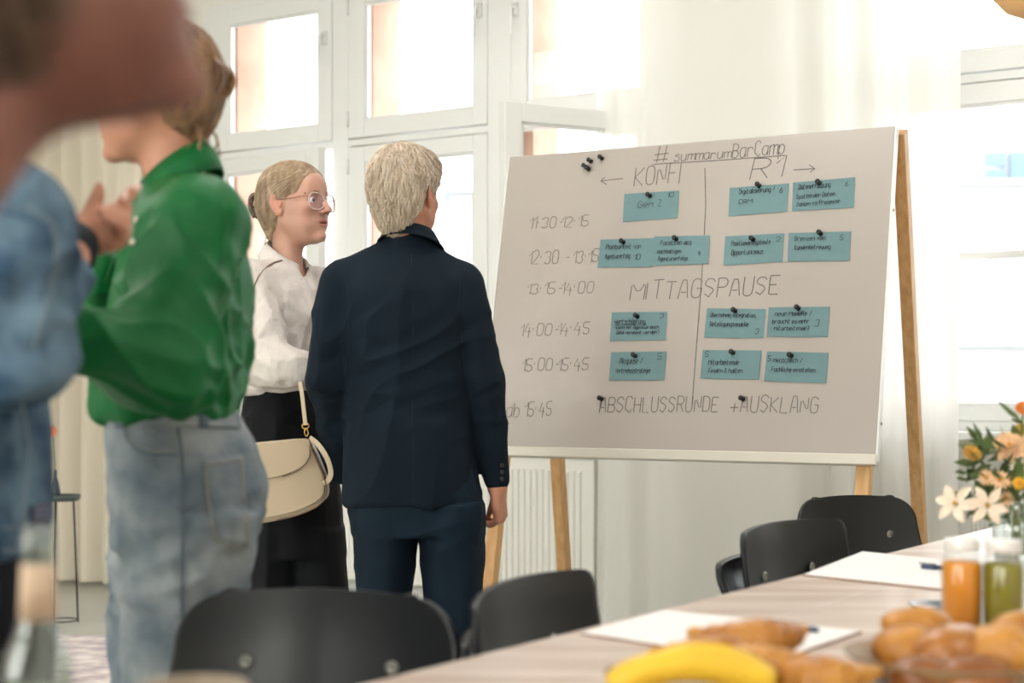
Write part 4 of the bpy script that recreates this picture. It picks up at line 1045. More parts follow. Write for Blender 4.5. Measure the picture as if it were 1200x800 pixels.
S.chain([nb1+Vector((0, 0, -.06)), shA, elA, wrA], [.05, .045, .036, .025], .02); S.chain([nb1+Vector((0, 0, -.06)), shB, elB, wrB], [.05, .045, .036, .025], .02)
hand(S, wrA, (-.9, .35, .1), (0, -.5, .85), .92, curl=(.4, .5, .4)); hand(S, wrB, (-1, .1, -.3), (-.3, .3, .9), .92, curl=(.5, .6, .4))
body1, Vb, Qb = sdfobj(S, 'body', M_skin1, p1, tint=facepaint(O1, R1, 1.0))
eyes(O1, R1, 1.0, body1, (0, 0), M_brow)
M_h1 = hairmat('dark_blond_hair', (176, 136, 96), (122, 86, 56))
S = SDF(np.array(O1)-.19, np.array(O1)+.19, .0032); S.frame(O1, R1)
S.ell((-.018, 0, .034), (.100, .082, .091), .01); S.ell((-.055, 0, -.015), (.058, .068, .07), .03); S.ell((.03, 0, .055), (.052, .068, .052), .02)
S.ell((.118, 0, -.02), (.075, .16, .105), .012, 'd'); S.ell((.035, 0, -.10), (.07, .2, .075), .01, 'd')
for y in (-1, 1): S.ell((.006, y*.096, -.020), (.022, .030, .034), .008, 'd')
S.cone((-.075, 0, .0), (-.060, 0, -.075), .036, .020, .03); S.ell((-.098, .0, .020), (.026, .030, .034), .012); S.frame()
V, Q = S.arrays(); V = relax(V, Q, 1); N = vnormals(V, Q); tg1 = L1(-.105, 0, .02)
def fl1(p, rnd): return (tg1-p)+Vector((rnd.uniform(-1, 1), rnd.uniform(-1, 1), rnd.uniform(-1, 1)))*.015
V = folds(V, N, [((Rm1 @ Vector((-1, 0, 0))), 110, 14, .0018, 0, 3, 3)])
mb = strands(V, Q, N, fl1, 3000, .09, .0009, .0025, 19)
for k in range(26):      # loops of the bun and loose ends at the nape
    a = random.uniform(0, 6.28); c = L1(-.098, 0, .020); e = []
    for j in range(9):
        t = a+j*.45; e.append(c+Rm1 @ Vector((math.cos(t)*.027*(1+.1*math.sin(k)), math.sin(k*1.7)*.026, math.sin(t)*.036)))
    mb.tube(e, .0022, 4)
for k in range(16):
    y = random.uniform(-.05, .05); a = L1(-.075, y, -.05); mb.tube(smooth_path([a, a+Rm1 @ Vector((-.02, y*.1, -.03)), a+Rm1 @ Vector((random.uniform(-.03, .01), y*.2, -.062))], 1), .0008, 3, cap=False)
join_hair('hair', V, Q, mb, M_h1, body1)
mb = MB()
for y in (-.022, -.008, .008, .022): mb.tube(smooth_path([L1(-.112, y, .045), L1(-.135, y, .030), L1(-.138, y, .005), L1(-.122, y, -.015)], 2), .0038, 6)
mb.tube(smooth_path([L1(-.12, 0, .03), L1(-.142, 0, .022), L1(-.146, 0, .0), L1(-.13, 0, -.01)], 2), .0055, 6); mb.obj('hair_claw', mat('amber_claw', (150, 100, 44), .25, col2=(84, 54, 30), vscale=30, coat=.5), body1, True)
# blouse
M_green = mat('green_satin', (3, 98, 46), .52, bump=.06, bscale=700, bump2=.25, b2scale=11, spec=.3)
S = SDF((-1.0, 2.22, .98), (-.38, 3.08, 1.53), .0044)
def g(v, a, b, ry, Y=Y1): return (v, a, b, Y, ry)
S.loft(pr([g(222, 190, 262, .09), g(240, 172, 268, .155), (270, 158, 278, Y1, .18), (330, 148, 284, Y1, .19), (400, 134, 285, Y1, .185), (450, 120, 283, Y1, .175), (475, 113, 279, Y1, .17), (492, 114, 276, Y1, .165)]), .02, rnd=.02)
S.cone(nb1+Vector((0, 0, -.045)), shA, .058, .060, .03); S.cone(nb1+Vector((0, 0, -.045)), shB, .058, .060, .03)
S.chain([shA, elA, wrA], [.066, .072, .048], .035); S.ell(elA+Vector((-.02, .02, .01)), (.095, .06, .075), .04)
S.chain([shB, elB, wrB], [.064, .066, .046], .03)
S.cone(nb1+Vector((0, 0, -.05)), nb1+Vector((-.05, 0, .12)), .054, .062, .004, 'd'); S.cone(nb1+f1*.05+Vector((0, 0, .06)), nb1+f1*.095+Vector((0, 0, -.05)), .05, .016, .01, 'd')
gb1, Vg, Qg = sdfobj(S, 'blouse', M_green, p1, fold=[((.35, 0, 1), 11, 1.6, .009, 1.0, 1.44, 31), ((-.75, -.2, .65), 18, 3, .009, 1.02, 1.40, 33), ((1, 0, -.35), 24, 4, .004, 1.04, 1.26, 35), ((.1, 0, 1), 34, 6, .004, 1.0, 1.10, 37)], it=3)
bvg = bvh_of(Vg, Qg)
collar(nb1+Vector((-.0, 0, .0)), f1, Vector((f1.y, -f1.x, 0)), .056, M_green, gb1, h=.046, drop=.040, open_=1.0, tip=.10, slope=.62)
M_pearl = mat('pearl_button', (214, 204, 186), .2, coat=.6)
for u, v in ((159, 232), (161, 258), (157, 284)):
    h, n_ = on_surface(bvg, u, v, .003); M = n_.to_track_quat('Z', 'Y').to_matrix().to_4x4(); M.translation = h
    MB().lathe([(.0055, -.002), (.0062, .001), (.0048, .002), (.0001, .0014)], M, 14).obj('button', M_pearl, gb1, True)
seam(bvg, [(262, 236), (266, 262), (262, 300), (250, 335)], .0012, 'armhole_seam', mat('green_thread', (12, 92, 48), .5), gb1)
# jeans
M_jean = mat('washed_denim', (158, 163, 164), .9, bump=.45, bscale=900, col2=(98, 110, 122), spec=.2, vscale=8, bump2=.4, b2scale=16)
M_seam = mat('denim_seam', (92, 104, 116), .85, bump=.3, bscale=600); M_thr = mat('denim_thread', (148, 148, 140), .8)
S = SDF((-.74, 2.3, .01), (-.38, 3.0, 1.12), .0052)
S.loft(pr([(478, 127, 277, Y1, .150), (490, 126, 280, Y1, .155), (520, 127, 299, Y1, .178), (560, 133, 309, Y1, .185), (600, 136, 307, Y1, .18), (635, 140, 298, Y1, .17)]), .02, rnd=.006)
S.loft(pr([(600, 146, 305, Y1-.085, .10), (640, 151, 296, Y1-.085, .095), (680, 152, 285, Y1-.085, .10), (740, 150, 277, Y1-.08, .095), (800, 152, 270, Y1-.08, .09), (floorv(Y1)-14, 160, 262, Y1-.08, .09)]), .012)
S.loft(pr([(600, 137, 280, Y1+.095, .09), (680, 133, 255, Y1+.10, .09), (800, 132, 240, Y1+.10, .085), (floorv(Y1)-14, 135, 235, Y1+.10, .085)]), .012)
je, Vj, Qj = sdfobj(S, 'jeans', M_jean, p1, fold=[((1, 0, .25), 20, 5, .007, .72, 1.0, 41), ((1, 0, -.3), 14, 3, .008, .3, .85, 43), ((0, 0, 1), 9, 2, .008, .05, .9, 45)], it=2)
bvj = bvh_of(Vj, Qj)
patch(bvj, [(238, 540), (281, 533), (290, 641), (254, 634)], 'back_pocket', M_jean, je, .0022, .003)
for off in ((0, 0), (1.8, 1.5)):
    a = [(238+off[0], 541+off[1]), (241+off[0], 580), (252+off[0]*.5, 633-off[1]), (271, 640-off[1]), (289-off[0], 640-off[1]*2), (285-off[0], 585), (281-off[0], 534+off[1])]
    seam(bvj, a, .0011, 'stitch', M_thr, je, .0045, sub=5)
seam(bvj, [(240, 546), (261, 542), (282, 538)], .0011, 'stitch', M_thr, je, .0048)
seam(bvj, [(207, 494), (213, 530), (215, 580), (214, 640), (213, 700), (215, 790)], .0024, 'side_seam', M_seam, je, .0006)
seam(bvj, [(145, 497), (149, 515), (160, 527), (180, 533), (207, 533)], .002, 'pocket_edge', M_seam, je, .0006); seam(bvj, [(147, 500), (151, 513), (161, 523), (181, 529), (206, 529)], .0010, 'stitch', M_thr, je, .001)
patch(bvj, [(126, 484), (277, 484), (280, 502), (127, 500)], 'waistband', M_jean, je, .003, .004, 20)
for u in (140, 232): patch(bvj, [(u, 482), (u+9, 482), (u+9, 503), (u, 503)], 'belt_loop', M_seam, je, .007, .003, 4)
for u, dy in ((205, -.08), (180, .10)): c = P(u, 0, Y1); shoe((c.x-.05, Y1+dy, 0), math.radians(180), mat('white_shoe', (226, 222, 216), .5), p1)

# ---- person 4: denim jacket at the left edge
Y4 = 2.0
p4 = empty('person', (P(-55, 450, Y4).x, Y4, 0), 'person in a blue denim jacket gesturing with one hand, cropped by the left edge', 'person')
f4 = Vector((1, .05, 0)).normalized(); O4 = P(-52, -18, Y4); R4 = basis(f4)
nb4 = P(-70, 120, Y4)
M_denim = mat('blue_denim', (104, 128, 146), .9, bump=.5, bscale=800, col2=(44, 68, 92), spec=.2, vscale=13, bump2=.5, b2scale=18)
S = SDF((-1.0, 1.55, .85), (-.40, 2.42, 1.78), .004)
head(S, O4, R4, 1.0, nb4, .052, False)
S.loft([(.86, P(-60, 0, Y4).x, Y4, .08, .12), (1.2, P(-60, 0, Y4).x, Y4, .08, .13), (1.36, P(-65, 0, Y4).x, Y4, .08, .14), (1.42, P(-68, 0, Y4).x, Y4, .05, .08)], .03)
shC = P(8, 272, Y4-.17); elC = P(20, 412, Y4-.16); wrC = P(93, 282, 2.14)
S.chain([nb4+Vector((0, 0, -.07)), shC, elC, wrC], [.05, .045, .036, .024], .02)
# gesturing hand: joints read off the photograph, one chain per finger
YH = 2.16
def H(u, v, dy=0): return P(u, v, YH+dy)
S.cone(wrC, H(112, 262), .022, .026, .02); S.cone(H(100, 283), H(128, 272), .020, .026, .012)
for a, b, r in ((H(106, 268), H(136, 250, .01), .016), (H(112, 272), H(140, 262), .017), (H(112, 278), H(138, 274, -.01), .016), (H(108, 272), H(130, 282, -.012), .014)): S.cone(a, b, .018, r, .012)
S.chain([H(106, 256), H(110, 240), H(115, 228), H(116, 219)], [.0135, .0108, .0092, .0072], .004)                       # thumb
S.chain([H(134, 250, .012), H(144, 238, .03), H(153, 227, .04), H(161.5, 219, .045)], [.0105, .0092, .0082, .0066], .003)   # index
S.chain([H(138, 258, .0), H(148, 247, .01), H(147, 238, .005), H(145, 229, .0)], [.0105, .0092, .0082, .0066], .003)       # middle, upright
S.chain([H(140, 268, -.01), H(146, 257, -.03), H(134, 252, -.045), H(120, 249, -.045)], [.0105, .0094, .0086, .0072], .003) # ring, folded back
S.chain([H(138, 276, -.015), H(144, 267, -.035), H(134, 260, -.05), H(124, 258, -.05)], [.0098, .0088, .0078, .0064], .003) # little
shD = P(-60, 272, Y4+.17)
S.chain([nb4+Vector((0, 0, -.07)), shD, shD+Vector((.02, .03, -.27)), shD+Vector((.05, -.05, -.25))], [.05, .045, .036, .03], .02)
body4, Vb, Qb = sdfobj(S, 'body', M_skin1, p4, tint=facepaint(O4, R4, 1.0))
eyes(O4, R4, 1.0, body4, (0, 0), M_brow)
M_nail = mat('nail', (240, 206, 196), .2, coat=.5)
for u, v, dy in ((145.6, 229, -.006), (161, 219.5, .038)): MB().sphere(H(u, v, dy), (.0055, .003, .007), 8).obj('nail', M_nail, body4, True)
M_h4 = hairmat('brown_hair', (92, 64, 46), (60, 40, 28))
S = SDF(np.array(O4)-.18, np.array(O4)+.17, .0045); S.frame(O4, R4)
S.ell((-.018, 0, .036), (.104, .088, .096), .01); S.ell((-.050, 0, -.03), (.065, .074, .09), .03); S.ell((.082, 0, -.05), (.075, .12, .10), .015, 'd'); S.frame()
V, Q = S.arrays(); N = vnormals(V, Q); cr4 = Vector(O4)+Vector((-.05, 0, .12))
join_hair('hair', V, Q, strands(V, Q, N, lambda p, r: (p-cr4)+Vector((0, 0, -.03)), 1200, .07, .0016, .004, 23), M_h4, body4)
S = SDF((-1.02, 1.52, .84), (-.38, 2.36, 1.50), .0046)
S.loft(pr([(226, -100, -20, Y4, .09), (245, -125, 12, Y4, .15), (275, -150, 40, Y4, .185), (330, -160, 52, Y4, .195), (470, -160, 45, Y4, .19), (560, -160, 46, Y4, .19), (610, -158, 47, Y4, .19), (652, -156, 47, Y4, .185)]), .02, rnd=.01)
S.cone(nb4+Vector((0, 0, -.06)), shC, .062, .072, .03); S.cone(nb4+Vector((0, 0, -.06)), shD, .062, .072, .03)
S.chain([shC, elC], [.078, .062], .03); S.cone(elC, P(70, 306, 2.08), .054, .031, .03)
S.chain([shD, shD+Vector((.02, .03, -.27)), shD+Vector((.05, -.05, -.25))], [.072, .06, .05], .03)
S.cone(nb4+Vector((0, 0, -.06)), nb4+Vector((0, 0, .0)), .075, .068, .02); S.cone(nb4+Vector((0, 0, -.06)), nb4+Vector((0, 0, .1)), .055, .065, .004, 'd')
S.cone(P(-160, 634, Y4-.12), P(57, 634, Y4-.12), .001, .001, 0) if False else None
dj, Vd, Qd = sdfobj(S, 'denim_jacket', M_denim, p4, fold=[((.1, 0, 1), 12, 2.5, .008, .9, 1.4, 51), ((.9, 0, .45), 18, 4, .009, 1.05, 1.36, 53), ((.2, 0, 1), 26, 6, .003, .9, 1.4, 55)], it=2)
bvd = bvh_of(Vd, Qd); M_dthr = mat('pale_thread', (130, 146, 156), .8); M_dseam = mat('jacket_seam', (70, 98, 124), .85)
seam(bvd, [(28, 240), (58, 262), (66, 290), (60, 330), (48, 370), (38, 410)], .0009, 'stitch', M_dthr, dj, .0008); seam(bvd, [(32, 238), (62, 260), (70.5, 290), (64.5, 330), (52, 370), (42, 410)], .0008, 'stitch', M_dthr, dj, .0008)
seam(bvd, [(-5, 246), (22, 252), (44, 262)], .002, 'yoke_seam', M_dseam, dj, .0006)
seam(bvd, [(26, 470), (34, 520), (30, 570), (26, 612)], .0013, 'stitch', M_dthr, dj, .0008); seam(bvd, [(1, 616), (28, 614), (55, 612)], .0022, 'hem_seam', M_dseam, dj, .0008); seam(bvd, [(1, 645), (28, 643), (54, 641)], .0013, 'stitch', M_dthr, dj, .0008)
seam(bvd, [(1, 619), (28, 617), (54, 615)], .0012, 'stitch', M_dthr, dj, .0012)
lb = patch(bvd, [(33, 593), (54, 587), (55, 610), (34, 616)], 'label_patch', mat('navy_label', (40, 48, 78), .7), dj, .0022, .002, 6)
mb = MB()
for k, v in enumerate((596.5, 601, 605.5, 609.5)):
    for j in range(5):
        u = 36.5+j*3.3+(k % 2); mb.tube([on_surface(bvd, u, v-(u-33)*.27, .0042)[0], on_surface(bvd, u+2, v-(u-31)*.27, .0042)[0]], .0006, 4)
mb.obj('label_print', mat('label_thread', (176, 176, 190), .8), lb, kind='stuff')
mb = MB(); d = (wrC-P(80, 318, 2.07)).normalized(); mb.tube([wrC-d*.05, wrC-d*.01, wrC+d*.004], [.030, .030, .030], 20); mb.obj('cuff', mat('dark_knit_cuff', (18, 28, 36), .8, bump=.3, bscale=400), dj, True)
S = SDF((-.84, 1.78, .01), (-.5, 2.24, .95), .007)
S.loft(pr([(640, -150, 50, Y4, .15), (750, -140, 56, Y4, .165), (840, -130, 50, Y4, .16)]), .02)
for dy in (-.085, .085): S.loft(pr([(800, -125, 45, Y4+dy, .09), (floorv(Y4)-20, -90, 20, Y4+dy, .075)]), .02)
sdfobj(S, 'trousers', M_blk, p4, fold=[((0, 0, 1), 10, 2, .005, .05, .9, 61)], it=1)
for dy in (-.085, .085): shoe((P(-30, 0, Y4).x, Y4+dy, 0), 0, M_black_shoe, p4)

# ---- person 5: very near, only chin and cheek in the frame
Y5 = .98
p5 = empty('person', (P(-330, 450, Y5).x, Y5, 0), 'blurred brown-haired head very close to the camera in the top left corner', 'person')
f5 = Vector((.985, .17, 0)).normalized(); O5 = P(22, -56, Y5); R5 = basis(f5, math.radians(13)); Rm5 = Matrix([list(r) for r in R5])
S = SDF((-.66, .70, .98), (-.14, 1.28, 1.58), .005)
nb5 = P(-215, 330, Y5); head(S, O5, R5, 1.0, nb5, .056, False)
S.loft([(1.0, nb5.x-.07, Y5, .07, .14), (1.10, nb5.x-.06, Y5, .07, .14), (1.16, nb5.x-.03, Y5, .06, .09)], .03)
body5, Vb, Qb = sdfobj(S, 'body', M_skin5, p5, tint=facepaint(O5, R5, 1.0, jaw_tint=(.42, .27, .18)))
eyes(O5, R5, 1.0, body5, (0, 0), M_brow)
S = SDF(np.array(O5)-.19, np.array(O5)+.18, .005); S.frame(O5, R5)
S.ell((-.018, 0, .036), (.104, .088, .096), .01); S.ell((-.050, 0, -.03), (.065, .076, .08), .03); S.ell((.112, 0, -.04), (.075, .14, .12), .015, 'd'); S.ell((.0, 0, -.03), (.04, .078, .06), .03)
S.ell((.115, 0, -.05), (.075, .14, .13), .01, 'd')
S.frame(); V, Q = S.arrays(); N = vnormals(V, Q); cr5 = Vector(O5)+Rm5 @ Vector((-.05, 0, .12))
join_hair('hair', V, Q, strands(V, Q, N, lambda p, r: (p-cr5)+Vector((0, 0, -.03)), 900, .06, .0018, .005, 29), M_h4, body5)
M_shirt5 = mat('pale_linen_shirt', (206, 200, 190), .85, bump=.2, bscale=300)
S = SDF((-.90, .64, .50), (-.26, 1.32, 1.30), .007)
S.loft([(.52, nb5.x-.14, Y5, .11, .17), (.8, nb5.x-.13, Y5, .11, .18), (1.02, nb5.x-.10, Y5, .10, .18), (1.12, nb5.x-.05, Y5, .07, .12)], .02, rnd=.01)
S.cone(nb5+Vector((-.02, 0, -.06)), nb5+Vector((.036, 0, .055)), .080, .070, .02); S.cone(nb5+Vector((.01, 0, .0)), nb5+Vector((.07, 0, .13)), .057, .068, .004, 'd')
for dy in (-1, 1): S.chain([nb5+Vector((-.09, dy*.16, -.11)), nb5+Vector((-.13, dy*.2, -.34)), nb5+Vector((-.12, dy*.1, -.42))], [.062, .055, .045], .03)
sdfobj(S, 'shirt', M_shirt5, p5, fold=[((0, 0, 1), 10, 2, .006, .5, 1.2, 71)], it=1)
S = SDF((-.78, .68, .01), (-.36, 1.28, .60), .008)
S.loft([(.40, nb5.x-.14, Y5, .12, .17), (.56, nb5.x-.14, Y5, .11, .165)], .02)
for dy in (-.09, .09): S.loft([(.05, nb5.x-.14, Y5+dy, .07, .07), (.44, nb5.x-.14, Y5+dy, .09, .085)], .02)
sdfobj(S, 'trousers', M_blk, p5)
for dy in (-.09, .09): shoe((nb5.x-.10, Y5+dy, 0), 0, M_black_shoe, p5)
# ------------------------------------------------------------------ chairs
M_chair = mat('black_lacquered_ply', (11, 14, 19), .34, bump=.04, bscale=300, coat=.1, spec=.4)
M_edge = mat('ply_edge', (44, 50, 56), .3, coat=.3); M_steel = mat('brushed_steel', (150, 148, 142), .3, .9); M_tube = mat('black_tube', (26, 27, 30), .4, .3)
def shell(w, z0, z1, curve, lean, flare, name, m, parent, th=.011, n=34, rows=26, rc=.04, thick_edge=True, y0=0, topdip=.012):
    """bent plywood back: local x across, +y towards the sitter, z up"""
    vs = []; H = z1-z0
    for j in range(rows+1):
        b = .5-.5*math.cos(math.pi*j/rows)
        for i in range(n+1):
            a = math.sin((i/n-.5)*math.pi)*.5+(i/n-.5); hw = w/2*(1-flare*b)
            top = z1-topdip*a*a; z = z0+(top-z0)*b
            # rounded corners
            ez = min(z-z0, top-z); inset = 0
            if ez < rc: inset = rc-math.sqrt(max(0, rc*rc-(rc-ez)**2))
            x = a*(hw-inset)
            vs.append((x, y0+curve*(x/(w/2))**2-lean*b-.01*math.sin(b*math.pi), z))
    w_ = n+1; o = MB().add(vs, [(j*w_+i, j*w_+i+1, (j+1)*w_+i+1, (j+1)*w_+i) for j in range(rows) for i in range(n)]).obj(name, m, parent, True)
    s = o.modifiers.new('s', 'SOLIDIFY'); s.thickness = th; s.offset = 0
    return o
def chair(label, w=.46, curve=.055, armed=None, z0=.585, z1=.81, rc=.045, flare=.10):
    r = empty('shell_chair', (0, 0, 0), label, 'chair', 'black chairs along the table', local=True)
    shell(w, z0, z1, curve, .045, flare, 'backrest', M_chair, r, rc=rc, topdip=.006)
    S = []; n = 20; vs = []
    for j in range(n+1):
        b = j/n
        for i in range(n+1):
            a = i/n*2-1; hw = .205*(1-.10*(1-b)); x = a*hw*math.sqrt(max(0, 1-max(0, abs(2*b-1)-.72)**2/.28**2*.55)); y = .03+b*.42
            vs.append((x, y, .455+.016*a*a-.014*max(0, b-.75)**2*16-.004*math.sin(b*3.1)))
    o = MB().add(vs, [(j*(n+1)+i, j*(n+1)+i+1, (j+1)*(n+1)+i+1, (j+1)*(n+1)+i) for j in range(n) for i in range(n)]).obj('seat', M_chair, r, True)
    s = o.modifiers.new('s', 'SOLIDIFY'); s.thickness = .012; s.offset = 0; b = o.modifiers.new('b', 'BEVEL'); b.width = .003; b.limit_method = 'ANGLE'
    for sx in (-1, 1):
        MB().tube(smooth_path([(sx*.115, -.010, z0+.05), (sx*.125, .0, .50), (sx*.14, .03, .44), (sx*.15, .10, .435)], 2), .0095, 8).obj('back_support', M_tube, r, True)
        MB().tube([(sx*.155, .06, .44), (sx*.20, -.03, .0)], .0105, 8).obj('leg', M_tube, r, True)
        MB().tube([(sx*.155, .38, .44), (sx*.20, .46, .0)], .0105, 8).obj('leg', M_tube, r, True)
        MB().tube([(sx*.155, .05, .437), (sx*.155, .39, .437)], .009, 8).obj('seat_rail', M_tube, r, True)
        for y, d in ((-.030, -1), (-.008, 1)):
            M = Matrix.Rotation(math.radians(90)*(1 if d < 0 else -1), 4, 'X'); M.translation = (sx*.115, y-.004, z0+.115)
            MB().lathe([(.011, 0), (.011, .002), (.009, .004), (.005, .0045), (.0045, .003), (.0001, .003)], M, 16).obj('rivet', M_steel, r, True)
    MB().tube([(-.155, .22, .437), (.155, .22, .437)], .009, 8).obj('cross_rail', M_tube, r, True)
    if armed is not None: shell(w*1.04, .665, .742, curve*1.15, .03, .0, 'rear_band', M_chair, r, th=.014, rc=.02, y0=-.055, topdip=0, rows=8).location.x = armed
    return r
def place(r, x, y, face): r.location = (x, y, 0); r.rotation_euler = (0, 0, math.atan2(face[1], face[0])-math.pi/2)
ch1 = chair('black moulded plywood chair nearest the camera, its backrest filling the bottom edge', w=.465, flare=.06, rc=.075); place(ch1, P(370, 0, 2.33).x, 2.33, (-.22, -.97))
ch2 = chair('black moulded plywood chair pushed to the table, in front of the navy suit trousers', w=.53, armed=-.05, rc=.03, flare=.02); place(ch2, .035, 2.46, (.93, -.37))
ch3 = chair('black moulded plywood chair at the table below the board, in front of another chair', w=.52, armed=.03, rc=.03, flare=.04); place(ch3, .63, 3.50, (.80, -.60))
ch4 = chair('black moulded plywood chair furthest back, beside the right easel leg', w=.405, rc=.06); place(ch4, .955, 4.33, (.34, -.94))

# ------------------------------------------------------------------ table
TZ = .75
td = Vector((.559, .829, 0)); tn = Vector((.829, -.559, 0)); T0 = Vector((-.18, 1.94, 0))-td*.75
def TT(a, b, z=0): return T0+td*a+tn*b+Vector((0, 0, z))
M_top = mat('pale_oak_top', (222, 206, 194), .34, col2=(190, 166, 150), vscale=2.2, stretch=(1.2, 1.2, 1), bump=.06, bscale=70, coat=.15)
nt = M_top.node_tree
for nd in nt.nodes:
    if nd.type == 'MAPPING': nd.inputs['Rotation'].default_value = (0, 0, -math.atan2(td.y, td.x)); nd.inputs['Scale'].default_value = (.9, 11, 1)
tb = empty('dining_table', TT(1.9, .48), 'long pale wooden table laid with food, papers, jars and flowers', 'table')
TL, TWD = 4.4, .98
for k in range(5):
    b0 = k*TWD/5+.0006; b1 = (k+1)*TWD/5-.0006; mb = MB(); vs = [TT(a, b, z) for z in (TZ-.03, TZ) for a, b in ((0, b0), (TL, b0), (TL, b1), (0, b1))]
    mb.add(vs, [(0, 1, 2, 3), (7, 6, 5, 4), (0, 4, 5, 1), (1, 5, 6, 2), (2, 6, 7, 3), (3, 7, 4, 0)]).obj('plank', M_top, tb, bevel=.0015)
for a in (.35, TL-.35):
    for b in (.1, TWD-.1): beam(TT(a, b, 0), TT(a, b, TZ-.03), .06, .06, 'leg', tb, mat('table_leg', (60, 56, 52), .5), td)
    beam(TT(a, .1, .66), TT(a, TWD-.1, .66), .05, .05, 'apron', tb, mat('table_leg', (60, 56, 52), .5), td)
def tp(u, v, z=TZ): Y = (CZ-z)*F/(v-HV); return P(u, v, Y)
# papers and pens
M_paper = mat('white_paper', (244, 240, 238), .7); M_kraft = mat('brown_board', (150, 112, 88), .8)
def quad_slab(c, z0, z1, name, m, parent=None, **k):
    vs = [Vector((p.x, p.y, z)) for z in (z0, z1) for p in c]; return MB().add(vs, [(3, 2, 1, 0), (4, 5, 6, 7), (0, 1, 5, 4), (1, 2, 6, 5), (2, 3, 7, 6), (3, 0, 4, 7)]).obj(name, m, parent, bevel=.0006, **k)
def clip_paper(c, label):
    c = [tp(*p) for p in c]; ct = sum(c, Vector())/4; r = empty('placemat', (ct.x, ct.y, TZ), label, 'paper', 'paper mats on the table')
    quad_slab(c, TZ+.0005, TZ+.003, 'backing_board', M_kraft, r); q = [ct+(p-ct)*.992 for p in c]; quad_slab(q, TZ+.003, TZ+.0045, 'sheet', M_paper, r)
clip_paper([(681, 744), (778, 717), (1010, 742), (905, 778)], 'white sheet on brown board lying left on the table, behind the croissant')
clip_paper([(941, 675), (1010, 648), (1210, 668), (1165, 698)], 'white sheet on brown board near the chairs, reaching behind the jars')
M_pen_b = mat('dark_blue_pen', (40, 62, 92), .3, coat=.4)
def pen(u0, v0, u1, v1, label):
    a = tp(u0, v0, TZ+.0095); b = tp(u1, v1, TZ+.0095); d = (b-a).normalized(); r = empty('pen', (a+b)/2, label, 'pen', 'dark blue pens on the sheets')
    MB().tube([a, a+d*.006, a+(b-a)*.62], [.002, .0045, .0048], 10).obj('barrel', M_pen_b, r, True); MB().tube([a+(b-a)*.62, b-d*.004, b], [.0054, .0054, .004], 10).obj('cap', M_pen_b, r, True)
    c = a+(b-a)*.66+Vector((0, 0, .006)); MB().tube([c, c+d*.035], .0014, 5).obj('clip', M_steel, r, True)
pen(960, 738, 905, 731, 'dark blue pen lying on the left sheet, right of the croissant'); pen(1128, 667, 1080, 663, 'dark blue pen on the far sheet, left of the orange jar')

# ------------------------------------------------------------------ food
M_crust = mat('croissant_crust', (206, 146, 58), .42, col2=(160, 96, 28), vscale=14, bump=.3, bscale=120, coat=.15)
M_roll = mat('glazed_roll', (184, 118, 44), .35, col2=(132, 74, 22), vscale=12, bump=.25, bscale=90, coat=.35); M_sugar = mat('sugar_dust', (240, 226, 206), .9)
M_ban = mat('banana_peel', (240, 196, 48), .45, col2=(222, 176, 40), vscale=7, bump=.1, bscale=60); M_tip = mat('banana_tip', (92, 70, 36), .8)
FOOD = []
def frm(o, yaw, tiltx=0, tilty=0):
    return Matrix.Translation(o) @ Matrix.Rotation(yaw, 4, 'Z') @ Matrix.Rotation(tiltx, 4, 'X') @ Matrix.Rotation(tilty, 4, 'Y')
def croissant_mesh(L=.15, seed=0):
    S = SDF((-.12, -.07, -.05), (.12, .09, .06), .0026); rnd = random.Random(seed); n = 9
    for i in range(n):
        t = i/(n-1)*2-1; x = t*L/2; y = .040*t*t-.01; r = .031*(1-abs(t)**1.7*.70); S.ell((x, y, 0), (.0135+.005*(1-abs(t)), r, r*.92), .009, R=np.array(Matrix.Rotation(t*.55, 3, 'Z')))
    return S.arrays()
def roll_mesh(rx=.045, ry=.036, rz=.028, seed=0, cut=False):
    rx *= 1.08; ry *= 1.08; rz *= 1.12
    S = SDF((-.08, -.07, -.05), (.08, .07, .05), .003); S.ell((0, 0, 0), (rx, ry, rz), .01); S.ell((rx*.35, 0, .003), (rx*.7, ry*.92, rz*.95), .01)
    if cut: S.cone((-.03, .004, rz*1.06), (.03, -.004, rz*1.06), .005, .005, .006, 'd')
    V, Q = S.arrays(); N = vnormals(V, Q); V = V+N*(vnoise(V*28+seed, seed)*.0035)[:, None]; return V, Q
def food(name, VQ, M, m, label, cat, group, extra=None):
    V, Q = VQ; r = bpy.data.meshes.new(name); r.from_pydata([tuple(M @ Vector(v)) for v in V], [], [tuple(int(i) for i in q) for q in Q])
    o = mkobj(name, r, m, None, True, label=label, cat=cat, group=group); return o
def at(u, v, Y): return P(u, v, Y)
# glass platter under the bananas and croissants, shallow brown bowl under the rolls
pc = Vector((P(865, 0, 1.84).x, 1.84, TZ)); M_platter = glassmat('clear_platter', (.96, .98, 1), .12)
pl = empty('platter', pc, 'round clear glass platter under the bananas and croissants', 'platter')
MB().lathe([(.0001, .004), (.09, .004), (.13, .012), (.155, .024), (.157, .028), (.153, .028), (.128, .017), (.09, .009), (.0001, .009)], Matrix.Translation(pc), 48).obj('glass_dish', M_platter, pl, True)
M_bowl = mat('brown_stoneware', (176, 148, 110), .5, col2=(140, 112, 80), vscale=10)
bc = Vector((P(1114, 0, 1.93).x, 1.93, TZ)); bwl = empty('bread_bowl', bc, 'wide shallow brown bowl piled with golden rolls at bottom right', 'bowl')
MB().lathe([(.0001, .004), (.07, .002), (.10, .012), (.127, .036), (.129, .039), (.124, .038), (.097, .018), (.07, .008), (.0001, .008)], Matrix.Translation(bc), 48).obj('bowl_shell', M_bowl, bwl, True)
